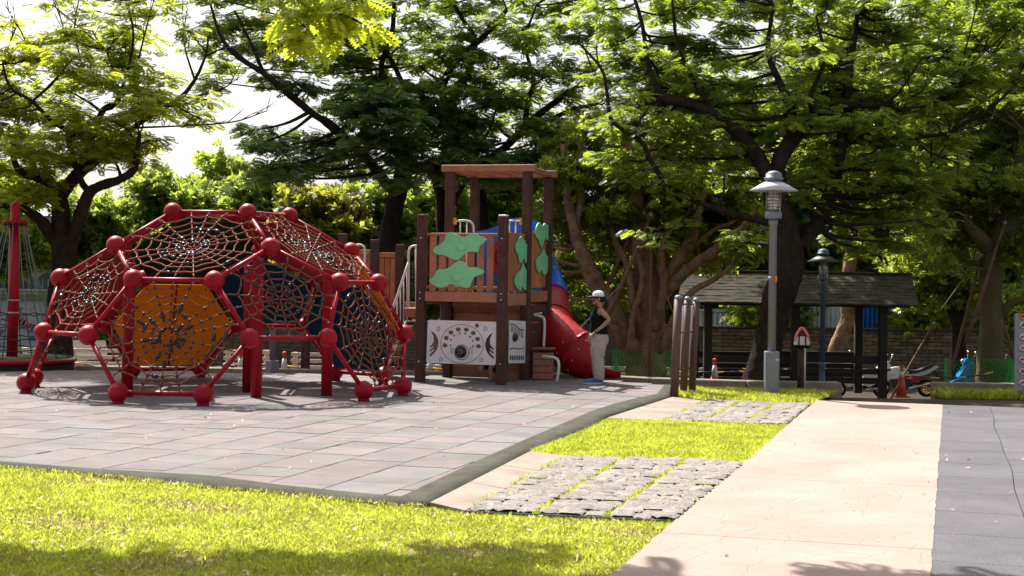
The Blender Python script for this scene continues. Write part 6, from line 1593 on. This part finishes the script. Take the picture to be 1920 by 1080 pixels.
for i, (u, lb) in enumerate(((1420, 'leafy shrub behind the wall, right of the blue shed corner'), (1478, 'thin leafed shrub in front of the blue shed, left part'), (1712, 'bushy shrub above the wall at the shelter right post'), (1760, 'shrub above the wall left of the dark lamp'), (1880, 'shrub above the wall behind the netted trunk'), (1130, 'shrub above the wall behind the person'), (1060, 'shrub above the wall behind the red slide'))):
    bgtree(lb, u, 0, 51.6, 30, 548, 622, 'leaf_far' if i % 2 else 'leaf_ficus', 60+i, 9, 'sprig', .34, name='shrub')
# ---- near bough hanging into the top of the frame; trunk stands outside on the left
def near_tree():
    b = np.array([-6.9, 12.6, 0]); root = thing('foreground_tree', 'yellow-green bough hanging into the top of the frame from a near tree', 'tree', b)
    r_ = random.Random(77); rg = np.random.default_rng(77)
    MB().tube(catmull([b-ZZ*.2, b+ZZ*1.5, b+np.array([.1, 0, 3.2]), b+np.array([.3, -.1, 4.6]), b+np.array([.5, 0, 5.6])], 5), list(np.linspace(.27, .16, 21)), 14).build('trunk', 'bark_dark', root)
    tw = MB(); allq = []
    zt = 4.75
    bough = [[b+np.array([.3, 0, 4.2]), np.array([-4.6, 12.2, 4.9]), np.array([-3.2, 11.8, 4.9]), np.array([-1.9, 11.4, 4.75]), np.array([-.6, 11.1, 4.85])],
             [np.array([-3.2, 11.8, 4.9]), np.array([-2.2, 12.3, 4.75]), np.array([-1.5, 12.4, 4.45]), np.array([-1.3, 12.35, 4.2])],
             [b+np.array([.3, 0, 4.6]), np.array([-5.2, 11.2, 5.1]), np.array([-3.9, 10.4, 5.1]), np.array([-2.6, 10.2, 5.0])],
             [np.array([-1.9, 11.4, 4.75]), np.array([.2, 11.0, 5.3]), np.array([1.6, 10.9, 5.4])]]
    for bb in bough:
        pp = catmull(bb, 5); MB().tube(pp, list(np.linspace(.075, .02, len(pp))), 8).build('limb', 'bark_dark', root)
    def spray(c, rad, n, ln=.34):
        for _ in range(n):
            q = rg.uniform(-1, 1, 3); pc = c+q*rad; tw.tube([c, pc], [.012, .006], 4, False); m = 9; ang = rg.uniform(0, 2*np.pi, m)
            pos = pc+np.stack([np.cos(ang)*.06, np.sin(ang)*.06, rg.normal(0, .03, m)], 1); dd = np.stack([np.cos(ang), np.sin(ang), rg.normal(-.25, .3, m)], 1); nv = np.stack([rg.normal(0, .4, m), rg.normal(0, .4, m), np.ones(m)], 1)
            allq.append(inst('frond7', pos, dd, nv, ln*rg.uniform(.7, 1.2, m)))
    for (u, v) in ((525, 15), (560, 45), (600, 20), (635, 55), (660, 40), (680, 8), (590, 75), (640, 5)): spray(P(u, v-6, 12.3), np.array([.13, .32, .09]), 2, .24)
    # the rest of its canopy spreads above the frame and shades the foreground
    for k in range(100):
        x = r_.uniform(-6.4, -1.9); y = r_.uniform(11.1, 12.75); spray(np.array([x, y, 5.0+r_.uniform(0, .8)]), np.array([.4, .4, .2]), 3)
    for k in range(24):
        x = r_.uniform(-1.4, 1.1); y = r_.uniform(11.6, 12.6); spray(np.array([x, y, 5.3+r_.uniform(0, .5)]), np.array([.4, .3, .15]), 3)
    tw.build('twigs', 'bark_dark', root, kind='stuff'); V = np.vstack(allq); meshnp('crown', V, np.arange(len(V)).reshape(-1, 4), 'leaf_near', root)
near_tree()
# ---- timber props and guy ropes
def prop(a, b, label, r=.045, m='pole_wood'):
    pa = np.array([*P(*a)]); pb = np.array([*P(*b)]); z = gz(pa[0], pa[1]); pa[2] = min(pa[2], z+.02) if a[1] > 690 else pa[2]
    d = nrm(pb-pa); root = thing('tree_prop', label, 'prop pole', pa, 'timber tree props')
    MB().tube([pa-d*.05, lerp(pa, pb, .5)+np.array([.01, 0, .01]), pb], [r*1.1, r, r*.85], 8).build('pole', m, root)
    MB().tube([pb-d*.16+np.array([.0, 0, 0]), pb-d*.08], r*1.35, 8).build('binding', 'rope_white', root)
prop((1126, 625, 31.4), (1224, 395, 32.4), 'long wooden prop leaning behind the person against the twin-trunked tree')
prop((1128, 560, 32.6), (1196, 408, 33), 'shorter wooden prop left of the twin-trunked tree')
prop((1217, 712, 31.6), (1221, 425, 32.4), 'upright bamboo prop in front of the twin-trunked tree', .032)
prop((1786, 690, 41), (1842, 470, 40), 'left wooden prop of the netted trunk')
prop((1812, 640, 39.4), (1886, 410, 39.6), 'long wooden prop crossing in front of the netted trunk')
prop((1906, 690, 41), (1876, 590, 40.2), 'right wooden prop of the netted trunk')
prop((1672, 722, 42.4), (1754, 600, 43.2), 'pale pole leaning over the white motorcycle', .030, 'pole_wood')
def guy(a, b, label):
    pa, pb = P(*a), P(*b); o = MB().tube([pa, lerp(pa, pb, .5)-ZZ*.05, pb], .012, 5).build('guy_rope', 'rope_white'); o.location = (0, 0, 0); tag(o, label, 'rope', 'white guy ropes')
guy((1085, 620, 32), (1208, 478, 33), 'white guy rope left of the twin trunks, upper'); guy((1010, 690, 31), (1190, 505, 33), 'white guy rope left of the twin trunks, lower')
guy((1262, 586, 32.5), (1224, 482, 33), 'white guy rope right of the twin trunks'); guy((1765, 580, 42), (1850, 455, 40), 'white guy rope left of the netted trunk')
# ---- green netting round trunks
def netting(u0, u1, v0, Y, label, rad_y=.3, gapf=1.0, cell=.075, thk=.0075):
    a_, b_ = P(u0, v0, Y), P(u1, v0, Y); zt = a_[2]; cx_ = (a_[0]+b_[0])/2; rx = (b_[0]-a_[0])/2; zb = gz(cx_, Y)
    o_ = MB(); n = int(2*math.pi*max(rx, rad_y)/cell); m = int((zt-zb)/cell*1.0)
    f_ = lambda i, j: np.array([cx_+rx*(1+.04*math.sin(i*.9))*math.cos(2*math.pi*i/n), Y+rad_y*math.sin(2*math.pi*i/n), zb+(zt-zb)*j/m+.02*math.sin(i*1.3)])
    for s in (-1, 1):
        for i in range(n):
            o_.tube([f_(i+s*j*.5, j) for j in range(m+1)], thk, 3, False)
    root = thing('tree_netting', label, 'netting', (cx_, Y, zb), 'green plastic tree netting'); o_.build('mesh', 'green_mesh', root)
netting(1150, 1262, 655, 33.0, 'green plastic netting round the foot of the twin trunks', .8, cell=.10, thk=.0042)
netting(1836, 1896, 672, 40.0, 'bright green netting round the foot of the right trunk', .45)
netting(1772, 1826, 672, 43.6, 'green netting round the slim forked tree', .45, cell=.10, thk=.005)
netting(1896, 1950, 675, 40.6, 'green netting behind the sign at the right edge', .5)
